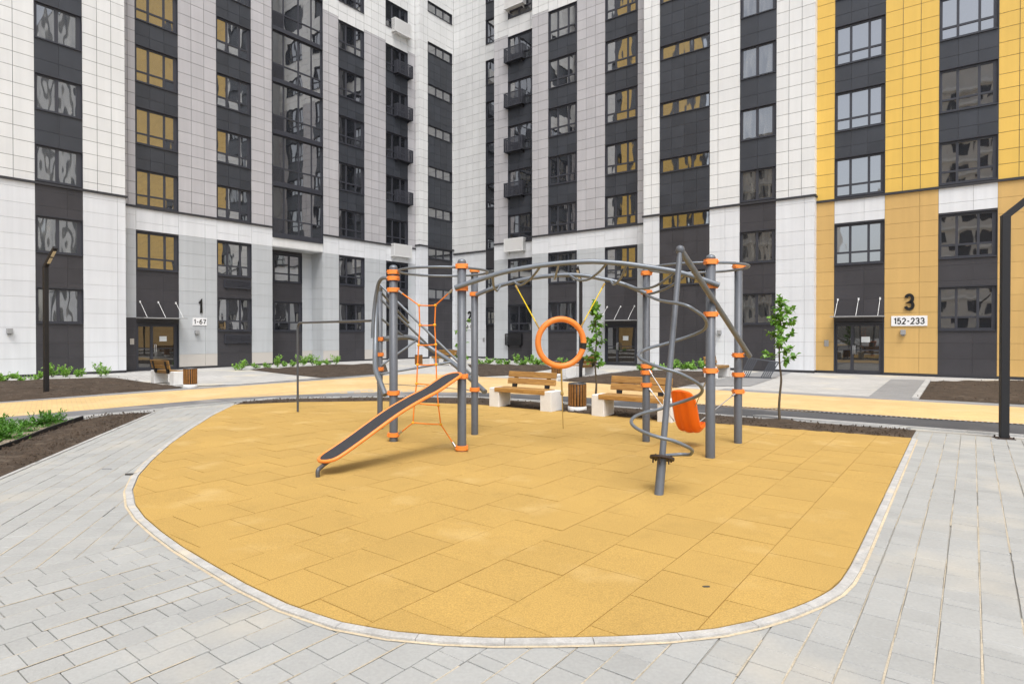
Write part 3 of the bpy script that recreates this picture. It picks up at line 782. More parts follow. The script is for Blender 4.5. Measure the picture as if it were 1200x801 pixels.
col_tall(S1, fB, tB[7], tB[8])
plain(S1, fB, tB[8], tB[9], 3, 'lilac_panel', 'grey_low', band=BAND, white_above=WA, plinth=True)
col_tall(S1, fB, tB[9], tB[10])
plain(S1, fB, tB[10], tB[11], 1, 'lilac_panel', 'grey_low', band=BAND, white_above=WA, low_cols=(0, 1))
S1.mass(fB, tB[0], tB[5]); S1.mass(fB, tB[6], tB[11]+.5)
S1.body.box(tB[5], tB[6], .32, 11, 6.7, 45.5, fB.T()); S1.body.box(tB[5], tB[6], 1.45, 11, 0, 6.7, fB.T())
S1.ledge(fB, tB[0], tB[5], ZL); S1.ledge(fB, tB[6], tB[11], ZL)
S1.skirt(fB, tB[0], tB[1]); S1.skirt(fB, tB[2], tB[5]); S1.skirt(fB, tB[6], tB[11]); S1.skirt(fR, tr0, tr2)
# white pier with the stair windows, next to the inner corner
fP = Facade('L', -30.75); zlP = 7.95; t0P = tB[11]
tP = [t0P, fP.t(501.5), fP.t(530)]
U_C = 33.3
plain(S1, fP, tP[0], tP[1], 2, 'white_panel', 'white_low', zlP, low_cols=(0, 1))
column(S1, fP, tP[1], tP[2], STW, 'stair', zl=zlP, n=4, white_above=22.40)
plain(S1, fP, tP[2], U_C, 1, 'white_panel', 'white_low', zlP, low_cols=(0, 1))
fPs = Facade('R', t0P); S1.clad('white_panel', fPs, -31.19, -30.76, zlP, ZT, 1); S1.clad('white_low', fPs, -31.19, -30.76, .1, zlP, 1, False)
S1.ledge(fP, tP[0]-.05, U_C, zlP); S1.led.box(-31.18, -30.70, -.06, .0, zlP-.07, zlP+.025, fPs.T())
S1.mass(fP, tP[0]+.35, U_C+9, 11); S1.skirt(fP, tP[0], U_C)

# --- section with entrance 2 (middle)
S2 = Section('apartment_building', W(31, -18), 'lilac and white apartment block in the inner corner with entrance 2')
fC = Facade('R', U_C); zlC = 7.65
tC = [-30.75, fC.t(569.3), fC.t(579)]
plain(S2, fC, tC[0], tC[1], 5, 'white_panel', 'white_low', zlC, low_cols=(0, .33, .66, 1))
column(S2, fC, tC[1], tC[2]+.9, [(2.4, 3.66), (4.77, 6.4)] + HI, 'narrow', zl=zlC, n=2, low_cols=(0, 1), zbot=2.4, white_range=(21.1, 22.3))
S2.m('dark_low').face([fC.pt(tC[1], -.15, .0), fC.pt(tC[2]+.9, -.15, 0), fC.pt(tC[2]+.9, -.15, 2.4), fC.pt(tC[1], -.15, 2.4)])
S2.mass(fC, tC[0], tC[2]+.9); S2.ledge(fC, tC[0], tC[1], zlC); S2.skirt(fC, tC[0], tC[1])
fD = Facade('R', 31.5)
tD = [fD.t(579), fD.t(595.3), fD.t(623.5)]
plain(S2, fD, tD[0], tD[1], [0, .35, 1], 'lilac_panel', 'grey_low', 7.7, band=BAND, white_above=WA, low_cols=(0, 1))
column(S2, fD, tD[1], tD[2]+.75, [LO1, LO2] + HI, 'three', zl=7.7, white_above=21.12, band=BAND, low_cols=(0, 1))
S2.mass(fD, tD[0], tD[2]+.75); S2.ledge(fD, tD[0], tD[2]+.75, 7.7); S2.skirt(fD, tD[0], tD[2]+.75)
fE = Facade('R', 30.5)
tE = [fE.t(x) for x in (623.5, 642.5, 676, 709, 747, 754)]
plain(S2, fE, tE[0], tE[1], [0, .38, 1], 'lilac_panel', 'grey_low', ZL, band=BAND, white_above=WA, low_cols=(0, 1))
col_tall(S2, fE, tE[1], tE[2])
plain(S2, fE, tE[2], tE[3], 3, 'lilac_panel', 'grey_low', ZL, band=BAND, white_above=WA)
col_tall(S2, fE, tE[3], tE[4], door=True)
plain(S2, fE, tE[4], tE[5]+.6, 2, 'lilac_panel', 'grey_low', ZL, band=BAND, white_above=WA, low_cols=(0, 1))
S2.mass(fE, tE[0], tE[5]+.6); S2.ledge(fE, tE[0], tE[5]+.6, ZL); S2.skirt(fE, tE[0], tE[3]); S2.skirt(fE, tE[4], tE[5]+.6)
for ff, tt, dep in ((fD, tD[0], 1.8), (fE, tE[0], 1.0)):                    # end walls that face away
    S2.m('lilac_panel').face([ff.pt(tt, -.03, 0), ff.pt(tt, -dep, 0), ff.pt(tt, -dep, ZT), ff.pt(tt, -.03, ZT)])
fT = Facade('R', 29.65); zlT = 7.92
tT = [fT.t(x) for x in (754, 773, 831.5, 867, 909.3, 954.6)]
plain(S2, fT, tT[0], tT[1], 2, 'white_panel', 'white_low', zlT, low_cols=(0, .55, 1))
column(S2, fT, tT[1], tT[2], STW, 'stair', zl=zlT, n=4, low_cols=(0, .27, .5, .76, 1))
plain(S2, fT, tT[2], tT[3], [0, .28, 1] , 'white_panel', 'white_low', zlT, low_cols=(0, .52, 1))
column(S2, fT, tT[3], tT[4], [SLO1, SLO2] + SHI, 'two', zl=zlT, n=2)
plain(S2, fT, tT[4], tT[5], 3, 'white_panel', 'white_low', zlT, low_cols=(0, .75, 1))
S2.mass(fT, tT[0]+.3, tT[5]-.35); S2.ledge(fT, tT[0]-.05, tT[5]+.05, zlT); S2.skirt(fT, tT[0], tT[5])
S2.m('white_panel').face([fT.pt(tT[0], -.03, 0), fT.pt(tT[0], -.9, 0), fT.pt(tT[0], -.9, ZT), fT.pt(tT[0], -.03, ZT)])
fTs = Facade('L', tT[5])                                                  # narrow right return, seen from the camera
S2.clad('white_panel', fTs, 29.66, 30.1, zlT, ZT, 1); S2.clad('white_low', fTs, 29.66, 30.1, .1, zlT, 1, False)
S2.led.box(29.6, 30.05, -.06, .0, zlT-.07, zlT+.025, fTs.T())

# --- section with entrance 3 (right, yellow)
S3 = Section('apartment_building', W(30.1, 2), 'yellow apartment block with dark window columns and entrance 3')
fY = Facade('R', 30.1); zlY = 7.68
tY = [tT[5]-.02, fY.t(978), fY.t(1037), fY.t(1100), fY.t(1169.5)]
S3.clad('yellow_panel', fY, tY[0], tY[1], zlY, ZT, 1); S3.clad('ochre_low', fY, tY[0], tY[1], .1, zlY, 1, False)
def ycol(a, b, door=False):
    column(S3, fY, a, b, ([LO2] if door else [LO1, LO2]) + HI, 'three', zl=zlY, n=3, band=BAND, zbot=2.27 if door else .1, low_cols=(0, .60, 1))
def yplain(a, b, n=3):
    S3.clad('yellow_panel', fY, a, b, zlY, ZT, n); S3.clad('ochre_low', fY, a, b, .1, zlY, [0, .66, 1], False)
ycol(tY[1], tY[2], True); yplain(tY[2], tY[3]); ycol(tY[3], tY[4])
wy, wd = tY[3]-tY[2], tY[4]-tY[3]; a = tY[4]
yplain(a, a+wy); a += wy; ycol(a, a+wd); a += wd
yplain(a, a+18, 26); a += 18; ycol(a, a+wd); a += wd
yplain(a, a+wy); a += wy
plainW = a
for k in range(5):
    S3.clad('white_panel', fY, a+5.2*k, a+5.2*k+3.2, zlY, ZT, 4); S3.clad('white_low', fY, a+5.2*k, a+5.2*k+3.2, .1, zlY, 2, False); S3.clad('dark_panel', fY, a+5.2*k+3.2, a+5.2*k+5.2, .1, ZT, 2)
S3.mass(fY, tY[0]+.36, a+26); S3.ledge(fY, tY[0], a+26, zlY); S3.skirt(fY, tY[0], tY[1]); S3.skirt(fY, tY[2], a+26)

# --- entrances
def entrance(sec, f, t0, t1, open_leaf=False):
    zt = 2.24; w = t1-t0
    T = f.T()
    fr = MB()
    fr.box(t0, t0+.05, -.01, .3, 0, zt, T); fr.box(t1-.05, t1, -.01, .3, 0, zt, T); fr.box(t0+.05, t1-.05, -.01, .3, zt-.05, zt, T)
    d0, d1 = .1, .16
    xs = [t0+.07, t0+.07+w*.30, t1-.15]
    fr.box(t0+.05, t0+.12, d0, d1, .04, zt-.06, T); fr.box(t1-.2, t1-.05, d0, d1, .04, zt-.06, T)
    m1 = t0+.05+w*.34
    fr.box(m1-.06, m1+.06, d0-.01, d1, .04, zt-.06, T)
    for a, b in ((t0+.12, m1-.06), (m1+.06, t1-.2)):
        fr.box(a, b, d0+.005, d1, .04, .16, T); fr.box(a, b, d0+.005, d1, zt-.16, zt-.06, T)
        fr.box(a, b, d0+.02, d1, 1.02, 1.06, T)
    fr.box(t0+.05, t1-.05, .02, .3, 0, .04, T)
    door = fr.build('door', M['frame'], sec.root, org=f.pt((t0+t1)/2, 0, 0))
    gl = MB()
    for a, b in ((t0+.12, m1-.06), (m1+.06, t1-.2)):
        gl.face([f.pt(a, -.13, .16), f.pt(b, -.13, .16), f.pt(b, -.13, zt-.16), f.pt(a, -.13, zt-.16)])
    gl.build('glass', M['door_glass'], door, org=f.pt((t0+t1)/2, 0, 0))
    h = MB(); hx = m1+.06
    h.tube([f.pt(hx, .0, .85), f.pt(hx+.0, .07, .9), f.pt(hx, .07, 1.2), f.pt(hx, 0, 1.25)], .018, 8); h.tube([f.pt(hx+.07, .0, .85), f.pt(hx+.07, .07, .9), f.pt(hx+.07, .07, 1.2), f.pt(hx+.07, 0, 1.25)], .018, 8)
    h.build('handle', M['steel'], door, org=f.pt(hx, 0, 1))
    n = MB(); n.box(m1+.35, m1+.68, .105, .112, 1.38, 1.62, T); n.build('notice', M['paper'], door, org=f.pt(hx, 0, 1.4))
    # canopy: a thin glazed sheet on tie rods
    cn = MB(); cn.box(t0-.02, t1+.02, -.85, -.02, 2.475, 2.49, T); cn.box(t0-.02, t1+.02, -.87, -.85, 2.462, 2.505, T); cn.box(t0-.02, t1+.02, -.02, .01, 2.45, 2.52, T)
    cn = cn.build('canopy', M['grey_box'], sec.root, org=f.pt((t0+t1)/2, 0, 2.48))
    for k in (.08, .5, .92):
        r = MB(); tt = t0 + w*k
        r.tube([f.pt(tt, .8, 2.51), f.pt(tt, .03, 3.26)], .011, 8); r.box(tt-.03, tt+.03, -.03, .0, 3.2, 3.3, T)
        r.build('tie_rod', M['white_metal'], cn, org=f.pt(tt, .03, 3.26))
entrance(S1, fB, tB[1], tB[2]); entrance(S2, fE, tE[3], tE[4]); entrance(S3, fY, tY[1], tY[2])

def wall_light(sec, f, px, py):
    d = ray(px, py); t = f.t(px, py); p = f.pt(t, 0, 0); z = H + d.z*p.y/d.y
    mb = MB(); mb.bbox(t-.09, t+.09, -.17, -.001, z-.1, z+.1, .008, f.T()); mb.bbox(t-.05, t+.05, -.12, -.02, z-.16, z-.1, .006, f.T())
    mb.build('wall_light', M['grey_box'], sec.root, org=f.pt(t, 0, z))
for a in ((S1, fA, 10.5, 387.5), (S1, fB, 230, 389), (S3, fY, 1058.5, 389), (S2, fT, 843.5, 389)): wall_light(*a)
def intercom(sec, f, px, py):
    d = ray(px, py); t = f.t(px, py); p = f.pt(t, 0, 0); z = H + d.z*p.y/d.y
    mb = MB(); mb.bbox(t-.09, t+.09, -.03, -.001, z-.14, z+.14, .006, f.T()); mb.box(t-.05, t+.05, -.034, -.03, z-.02, z+.1, f.T())
    mb.build('intercom', M['steel'], sec.root, org=f.pt(t, 0, z))
for a in ((S1, fB, 154.5, 400), (S3, fY, 968.5, 402), (S2, fC, 567, 398)): intercom(*a)

# air-conditioner baskets
def basket(sec, f, t0, t1, z0, z1, m, depth=.38, solid=False):
    mb = MB(); T = f.T(); r = .02
    for x in (t0, t1-r*2):
        for z in (z0, z1-r*2): mb.box(x, x+2*r, -depth, -.002, z, z+2*r, T)
    for z in (z0, z1-r*2): mb.box(t0, t1, -depth-.004, -depth+2*r, z, z+2*r, T)
    for x in (t0, t1-2*r): mb.box(x-.002, x+2*r+.002, -depth-.006, -depth+2*r, z0, z1, T)
    n = int((z1-z0)/.065)
    for i in range(n):
        z = z0+.03+i*(z1-z0-.05)/n
        mb.box(t0+.01, t1-.01, -depth+.002, -depth+.012, z, z+(.040 if solid else .042), T)
        for x in (t0, t1-.02): mb.box(x+.004, x+.016, -depth, -.003, z, z+(.040 if solid else .042), T)
    mb.box(t0+.02, t1-.02, -depth+.03, -.004, z0+.02, z0+.045, T)
    if solid: mb.box(t0+.012, t1-.012, -depth+.014, -depth+.02, z0+.02, z1-.02, T)
    for x in (t0+.15, t1-.2):                                            # brackets below
        mb.hexa([T(Vector(q)) for q in ((x, -depth*.8, z0-.02), (x+.04, -depth*.8, z0-.02), (x+.04, -.003, z0-.16), (x, -.003, z0-.16), (x, -depth*.8, z0), (x+.04, -depth*.8, z0), (x+.04, -.003, z0), (x, -.003, z0))])
    mb.build('air_conditioner_basket', m, sec.root, org=f.pt((t0+t1)/2, 0, z0))
a, b = tB[9], tB[10]
for k in range(1, 5): basket(S1, fB, a+(b-a)*.35, b+.15, 7.75+ST*k-.05, 7.75+ST*k+.80, M['frame'])
basket(S1, fB, a+(b-a)*.25, b+.03, 22.0, 22.9, M['white_metal'], solid=True)
basket(S1, fB, a+(b-a)*.20, b+.03, 6.95, 7.8, M['white_metal'], solid=True)
for (z0, z1) in ((4.15, 4.6), (1.25, 1.7)): basket(S1, fB, tB[3]+.35, tB[4]-.08, z0, z1, M['frame'], .07)
a, b = tD[1], tD[2]
for k in range(1, 5): basket(S2, fD, a-.06, a+(b-a)*.74, 7.75+ST*k-.05, 7.75+ST*k+.85, M['frame'])
basket(S2, fD, a-.05, a+(b-a)*.76, 22.75, 23.6, M['white_metal'], solid=True); basket(S2, fD, a-.05, a+(b-a)*.76, 7.05, 7.9, M['white_metal'], solid=True)
basket(S2, fD, a-.1, a+(b-a)*.62, 1.0, 1.75, M['black'], .2)
for s in (S1, S2, S3): s.finish()

# towers behind the photographer: they are seen mirrored in the windows
def tower(v0, v1, u0, h, label):
    far = empty('tower_block', W(u0, (v0+v1)/2, 0), label, 'building')
    def bx(mb, ua, ub, va, vb, za, zb): mb.hexa([W(ua, va, za), W(ua, vb, za), W(ub, vb, za), W(ub, va, za), W(ua, va, zb), W(ua, vb, zb), W(ub, vb, zb), W(ub, va, zb)])
    mb = MB(); bx(mb, u0, u0-12, v0, v1, 0, h); mb.build('wall', M['far_wall'], far)
    for k in range(int((h-2)/2.9)):
        v = v0+1
        while v < v1-1.8:
            mb = MB(); bx(mb, u0+.03, u0-.2, v, v+1.7, 1.2+k*2.9, 2.8+k*2.9); mb.build('window', M['frame'], far); v += 2.8
    for k in range(int(h/2.9)):
        mb = MB(); bx(mb, u0+.5, u0-.1, v0-.1, v1+.1, .2+k*2.9, .5+k*2.9); mb.build('balcony_slab', M['white_metal'], far)
tower(-7.5, 9.5, -34, 36, 'wide beige tower behind the camera, seen only mirrored in yellow block windows')
tower(-31, -18, -34, 31, 'narrow beige tower behind the camera, seen only mirrored in white tower windows')

# ------------------------------------------------------------------ SIGNS
def arc(cx, cy, rx, ry, a0, a1, n=14): return [(cx + rx*math.cos(R(a0+(a1-a0)*i/n)), cy + ry*math.sin(R(a0+(a1-a0)*i/n))) for i in range(n+1)]
GLY = {'1': (.34, [[(.06, .80), (.27, 1.0), (.27, 0)]]), '-': (.42, [[(.05, .46), (.37, .46)]]), '7': (.56, [[(.02, 1.0), (.54, 1.0), (.20, 0)]]),
       '2': (.58, [arc(.29, .72, .25, .28, 170, -32) + [(.03, 0), (.56, 0)]]),
       '3': (.58, [arc(.28, .745, .24, .255, 165, -90) + arc(.28, .26, .27, .26, 90, -165)[1:]]),
       '5': (.58, [[(.50, 1.0), (.10, 1.0), (.07, .53)] + arc(.28, .32, .26, .32, 125, -155)]),
       '6': (.58, [arc(.44, .40, .39, .60, 78, 176, 12) + arc(.30, .29, .25, .29, 180, 540, 26)]),
       '8': (.58, [arc(.29, .76, .22, .24, -90, 270, 22), arc(.29, .26, .26, .26, 90, 450, 22)])}
def lettering(mb, body, w, h, depth, y, bold):
    """upright strokes in the local x-z plane, centred; front face at -y-depth"""
    tot = sum(GLY[c][0] for c in body) + .24*(len(body)-1); k = (w-bold)/(tot-.04); x = -(tot/2)*k
    for c in body:
        for st in GLY[c][1]:
            pts = [Vector((x + p[0]*k, -h/2 + bold/2 + p[1]*(h-bold))) for p in st]
            L_, R_ = [], []
            for i, p in enumerate(pts):
                a = (p-pts[i-1]).normalized() if i else (pts[1]-p).normalized(); b = (pts[i+1]-p).normalized() if i < len(pts)-1 else a
                t = (a+b).normalized() if (a+b).length > .01 else a; n = Vector((-t.y, t.x)); m_ = bold/2/max(.45, n.dot(Vector((-a.y, a.x))))
                e = Vector((0, 0)); e = -t*bold*.0 if 0 < i < len(pts)-1 else e
                L_.append(p+n*m_); R_.append(p-n*m_)
            for i in range(len(pts)-1):
                q = [R_[i], R_[i+1], L_[i+1], L_[i]]
                mb.hexa([(v.x, -y, v.y) for v in q] + [(v.x, -y-depth, v.y) for v in q])
        x += (GLY[c][0] + .24)*k
def wall_point(f, px, py):
    d = ray(px, py); t = f.t(px, py); p = f.pt(t, 0, 0); return t, H + d.z*p.y/d.y
def number(f, body, px0, px1, py0, py1, label):
    t0, z1 = wall_point(f, px0, py0); t1, z0 = wall_point(f, px1, py1)
    mb = MB(); lettering(mb, body, max(t1-t0, .30) if body != '1' else .24, z1-z0, .05, 0, .115); me = mb.mesh('house_number', M['sign_black'])
    o = bpy.data.objects.new('house_number', me); C.objects.link(o); o.location = f.pt((t0+t1)/2, .006, (z0+z1)/2); o.rotation_euler.z = f.ang
    tag(o, label, 'number sign', 'entrance numbers')
def plate(f, body, px0, px1, py0, py1, label):
    t0, z1 = wall_point(f, px0, py0); t1, z0 = wall_point(f, px1, py1); w, h = t1-t0, z1-z0
    root = empty('number_plate', f.pt((t0+t1)/2, .004, (z0+z1)/2), label, 'sign', 'flat number plates', f.ang)
    mb = MB(); mb.bbox(-w/2, w/2, -.03, 0, -h/2, h/2, .004); local('board', mb, M['sign_white'], root)
    mb = MB(); lettering(mb, body, w*.86, h*.64, .006, .0305, h*.10); local('lettering', mb, M['sign_black'], root)
number(fB, '1', 232.2, 236.8, 351, 368, 'black numeral 1 on grey wall beside the first entrance')
plate(fB, '1-67', 225.4, 242.2, 372.3, 381.3, 'white plate reading 1-67 below the black numeral 1')
number(fY, '3', 1059.5, 1072, 344, 363.5, 'black numeral 3 on yellow wall beside the third entrance')
plate(fY, '152-233', 1044.5, 1086.8, 370.3, 381.7, 'white plate reading 152-233 below the black numeral 3')
number(fC, '2', 548.3, 553, 364.5, 375.5, 'black numeral 2 on white corner wall behind the climbing posts')
plate(fC, '68-151', 545, 556, 379.5, 386, 'small white number plate below the black numeral 2')

# ------------------------------------------------------------------ PLAYGROUND
PH = 2.85
posts = {'P1': (461.3, 517.8, .068), 'P2': (541.3, 529.3, .066), 'P3': (556.3, 509.8, .061), 'P4': (757.2, 518.3, .060), 'P5': (832.3, 537.3, .066), 'P6': (864.8, 520, .062)}
PP = {k: G(x, y) for k, (x, y, r) in posts.items()}
PP['P0'] = Vector((-2.405, 11.03, 0)); PR = {k: r for k, (_, _, r) in posts.items()}; PR['P0'] = .05
cf_root = empty('climbing_frame', (0.8, 9.3, 0), 'grey climbing frame with orange clamps, hoops, monkey bars, spiral and tilted ramp', 'climbing frame')
def zy(k, py): return at(600, py, PP[k].y).z
clamps = {'P1': [318.8, 326, 339.6, 460, 508.8], 'P2': [312, 338, 440.5, 524.2], 'P3': [316.5, 344.5, 456], 'P4': [320, 342.3, 428.7, 436, 450.6],
          'P5': [306.8, 335, 368, 434], 'P6': [312, 415.8, 438.6, 458.2], 'P0': [397, 415, 432]}
for k, p in PP.items():
    r = PR[k]; mb = MB(); h = PH if k != 'P0' else 2.62
    mb.lathe([(r+.001, .0), (r, .02), (r, h-.06)], p, 20)
    po = mb.build('post', M['metal_post'], cf_root, org=p)
    cp = MB(); cp.lathe([(r, h-.06), (r*.97, h-.035), (r*.8, h-.012), (r*.45, h), (.0, h+.003)], p, 20); cp.build('cap', M['tube'], po, org=p)
    for y in clamps[k]:
        z = zy(k, y); c = MB(); wx = r*1.42 if k != 'P0' else .066; wy = r*1.16; hh = .034
        pts = []
        for a in range(24):
            t = 2*math.pi*a/24; ex = 3.2
            pts.append((p.x + wx*math.copysign(abs(math.cos(t))**(2/ex), math.cos(t)), p.y + wy*math.copysign(abs(math.sin(t))**(2/ex), math.sin(t))))
        c.prism(pts, z-hh, z+hh)
        c.tube([(p.x-wx*.86, p.y-wy*1.12, z), (p.x-wx*.86, p.y+wy, z)], .011, 6); c.tube([(p.x+wx*.86, p.y-wy*1.12, z), (p.x+wx*.86, p.y+wy, z)], .011, 6)
        c.build('clamp', M['orange'], po, org=(p.x, p.y, z))
def part_tube(name, pts, r, m='tube', n=12, closed=False, sm=0, radii=None, parent=None):
    mb = MB(); q = smooth_path(pts, sm, closed) if sm else [Vector(p) for p in pts]
    mb.tube(q, r, n, closed, radii=radii)
    return mb.build(name, M[m], parent or cf_root, org=q[0])
# hoops on top of the two triangles of posts
def hoop(names, r, z, c=None):
    c = c or sum((PP[k] for k in names), Vector())/3
    part_tube('top_hoop', [Vector((c.x+r*math.cos(a*2*math.pi/64), c.y+r*math.sin(a*2*math.pi/64), z)) for a in range(64)], .019, closed=True)
    for k in names:
        d = (c-PP[k]); d.z = 0; d.normalize(); p = PP[k]
        part_tube('hoop_bracket', [(p.x, p.y, z), (c.x-d.x*r, c.y-d.y*r, z)], .022, 'metal_post', 8)
hoop(('P1', 'P2', 'P3'), .71, 2.74); hoop(('P4', 'P5', 'P6'), .73, 2.75)
# monkey bars
fa = lambda x, y: on_plane(x, y, PP['P2'], PP['P5'], .10)
ra = lambda x, y: on_plane(x, y, PP['P3'], PP['P4'], .085)
front_rail = [fa(*p) for p in ((533, 337), (560, 328), (591, 318.6), (622.5, 312.6), (654, 308.6), (690, 306.4), (720, 307.8), (745, 310.6), (789, 317.5), (815, 324.5), (843, 334))]
rear_rail = [ra(*p) for p in ((558, 345.5), (575, 338.4), (591, 333), (622.5, 325.8), (654, 322.3), (680, 322.4), (707, 326.8), (730, 332.5), (757, 343.5))]
part_tube('arched_rail', front_rail, .036, sm=5); part_tube('arched_rail', rear_rail, .034, sm=5)
rungs = [[(577.5, 323, 0), (578.5, 335, .35), (582, 340.5, .7), (585, 337, .9), (586.5, 334, 1)],
         [(634, 311, 0), (625, 323, .3), (615, 331.5, .6), (608, 333.6, .8), (602.5, 329.5, 1)],
         [(655, 309, 0), (652.5, 318, .5), (650, 327, .9), (650, 322.5, 1)],
         [(711.5, 308, 0), (702, 318.5, .3), (690, 327, .6), (678, 328, .8), (667, 322, 1)],
         [(734, 310, 0), (728, 325, .4), (720, 333, .75), (715.5, 329, 1)],
         [(792, 319, 0), (770, 334, .3), (757, 337.7, .6), (745, 337.7, .8), (732, 332.8, 1)],
         [(805, 322, 0), (788, 334, .35), (770, 342, .7), (758, 345, 1)]]
for rg in rungs:
    part_tube('wavy_rung', [fa(x, y).lerp(ra(x, y), s) for x, y, s in rg], .0185, sm=6)
# leaning pole with its spiral
b0, b1 = G(772, 580.5), Vector((2.08, 7.53, 2.70))
ax = (b1-b0).normalized()
pole = part_tube('leaning_pole', [b0 + ax*.42, b1], .036, 'metal_post', 16)
mb = MB(); mb.tube([b0 - ax*.03, b0 + ax*.40], .050, 16); mb.tube([b0 + ax*.19, b0 + ax*.2], .0515, 16); mb.build('pole_foot', M['metal_post'], pole, org=b0)
mb = MB(); pc = b0 + ax*.41; mb.tube([pc - ax*.012, pc + ax*.012], .135, 20)
for a in range(6):
    q = pc + Vector((math.cos(a*1.05)*.1, math.sin(a*1.05)*.1, 0)); mb.tube([q - Vector((0, 0, .05)), q + Vector((0, 0, .03))], .009, 6)
mb.build('flange', M['rust_plate'], pole, org=pc)
mb = MB(); mb.tube([b1 - ax*.01, b1 + ax*.05], .03, 12); mb.lathe([(.0, -.06), (.045, -.042), (.058, 0), (.045, .042), (0, .06)], b1 + ax*.1, 16); mb.build('ball_joint', M['metal_post'], pole, org=b1)
slant0 = b1 + ax*.11; slant1 = Vector((3.735, 9.52, 1.40))
part_tube('slanted_rail', [slant0, slant1], .040, 'tube', 14)
for k, y in (('P5', 368), ('P6', 415.8)):
    p = PP[k].copy(); p.z = zy(k, y); t = (p-slant0).dot((slant1-slant0).normalized()); q = slant0 + (slant1-slant0).normalized()*t
    part_tube('rail_bracket', [p, q], .02, 'metal_post', 8)
def pole_at(z): return b0 + ax*((z-b0.z)/ax.z)
hz = [(0, 2.08), (90, 1.81), (180, 1.62), (270, 1.48), (360, 1.32), (450, 1.06), (540, .845), (630, .74), (720, .62), (810, .415)]
sp = [at(757.5, 345.5, PP['P4'].y-.09), at(764, 348.5, 8.75), at(775, 352.2, 7.55)]
for i in range(len(hz)-1):
    for j in range(4):
        t = j/4; a = hz[i][0]+90*t
        z0, z1 = hz[i][1], hz[i+1][1]
        zm = z0 + (z1-z0)*t; r = .375 if a < 700 else .375 - .075*(a-700)/110
        c = pole_at(zm); sp.append(c + Vector((r*math.sin(R(a)), -r*math.cos(R(a)), 0)))
c = pole_at(.415); sp.append(c + Vector((.30, 0, 0))); sp.append(pole_at(.40) + Vector((.22, .09, 0))); sp.append(pole_at(.40) + Vector((.02, .02, 0)))
part_tube('spiral_rail', sp, .0195, sm=4)
# ladder piece behind: bowed rails and rungs fanning out from the rear post
p0 = PP['P0']
bow = [at(449, 397, 11.03), at(475, 394.8, 11.45), at(490, 398.8, 11.55), at(510, 411.5, 11.5), at(530, 425, 11.3), at(548, 440.5, 11.0), at(568.5, 459, 10.55)]
part_tube('bowed_rail', bow, .045, sm=5)
bow2 = [at(451.3, 462.5, 9.85), at(445, 446, 10.05), at(440, 431, 10.35), at(439.8, 405, 10.7), at(440.3, 375, 10.95), at(442, 352, 11.05), at(446, 336, 11.0)]
part_tube('bowed_rail', bow2, .045, sm=5, radii=None)
for a, b, da, db in (((446, 334), (552, 438.5), 11.0, 10.5), ((446, 350.5), (501.5, 404), 11.0, 11.5), ((446, 372.5), (476, 396), 11.0, 11.45), ((446, 428.5), (487, 399.5), 11.0, 11.5), ((446, 438), (531, 423.5), 11.0, 11.3), ((447, 343), (479, 378), 11.0, 11.9)):
    part_tube('fan_rung', [at(*a, da), at(*b, db)], .021, 'tube', 10)
part_tube('curved_handle', [at(455, 326, 9.74), at(449, 325.6, 9.8), at(444.5, 330, 9.9), at(441.5, 341, 10.0), at(439, 358, 10.05), at(437.3, 378, 10.05), at(436.6, 396, 10.05)], .030, sm=5)
# pull-up bar
q0 = G(349, 483.2)
mbp = [q0, Vector((q0.x, q0.y, 1.84)), Vector((q0.x, q0.y, 1.95))]
end = Vector((p0.x, p0.y, 1.99)); dirb = (end-Vector((q0.x, q0.y, 1.99))).normalized()
part_tube('pull_up_bar', [q0, Vector((q0.x, q0.y, 1.6)), Vector((q0.x, q0.y, 1.86)), Vector((q0.x, q0.y, 1.955)) + dirb*.04, Vector((q0.x, q0.y, 1.99)) + dirb*.14, Vector((q0.x, q0.y, 1.99)) + dirb*.4, end], .024, 'tube_dark', sm=4)
# ramp board
rp = []
mid_px = [(537, 437.4), (529, 441.3), (521, 446.4), (506, 456.6), (489, 465.6), (472, 475.2), (455.5, 485.8), (435, 500.6), (416, 514.6), (397.5, 527.6), (384.3, 536), (375.5, 540)]
ends = (PP['P2'] + Vector((-.10, -.07, 0)), Vector((-2.36, 7.45, 0)))
cl = [on_plane(x, y, ends[0], ends[1]) for x, y in mid_px]; cl = smooth_path(cl, 4)
dirr = (ends[1]-ends[0]); dirr.z = 0; dirr.normalize(); side = Vector((-dirr.y, dirr.x, 0))
hw = .175
def ramp_outline(w, inset=0):
    n = len(cl); S = [0]
    for a, b in zip(cl, cl[1:]): S.append(S[-1] + (b-a).length)
    L = S[-1]; out = []
    for i in range(n):
        e = min(S[i], L-S[i]); k = math.sqrt(max(0, 1-((w-e)/w)**2)) if e < w else 1
        t = cl[min(i+1, n-1)] - cl[max(i-1, 0)]; nrm = side.cross(t.normalized())
        if nrm.z < 0: nrm = -nrm
        out.append((cl[i], w*max(k, .12), nrm))
    return out
ro = ramp_outline(hw)
mb = MB(); lo, hi = -.022, .022
rim_path = [p + side*w for p, w, n in ro] + [p - side*w for p, w, n in reversed(ro)]
mb.tube(rim_path, .0235, 10, closed=True); 
ramp = mb.build('ramp', M['orange'], cf_root, org=cl[0])
mb = MB()
for (p, w, n), (p2, w2, n2) in zip(ro, ro[1:]):
    w, w2 = w-.004, w2-.004
    mb.hexa([p+side*w-n*.018, p2+side*w2-n2*.018, p2-side*w2-n2*.018, p-side*w-n*.018, p+side*w+n*.014, p2+side*w2+n2*.014, p2-side*w2+n2*.014, p-side*w+n*.014])
mb.build('grip_surface', M['grip'], ramp, org=cl[0])
ft = cl[-5]; foot = G(372.5, 560)
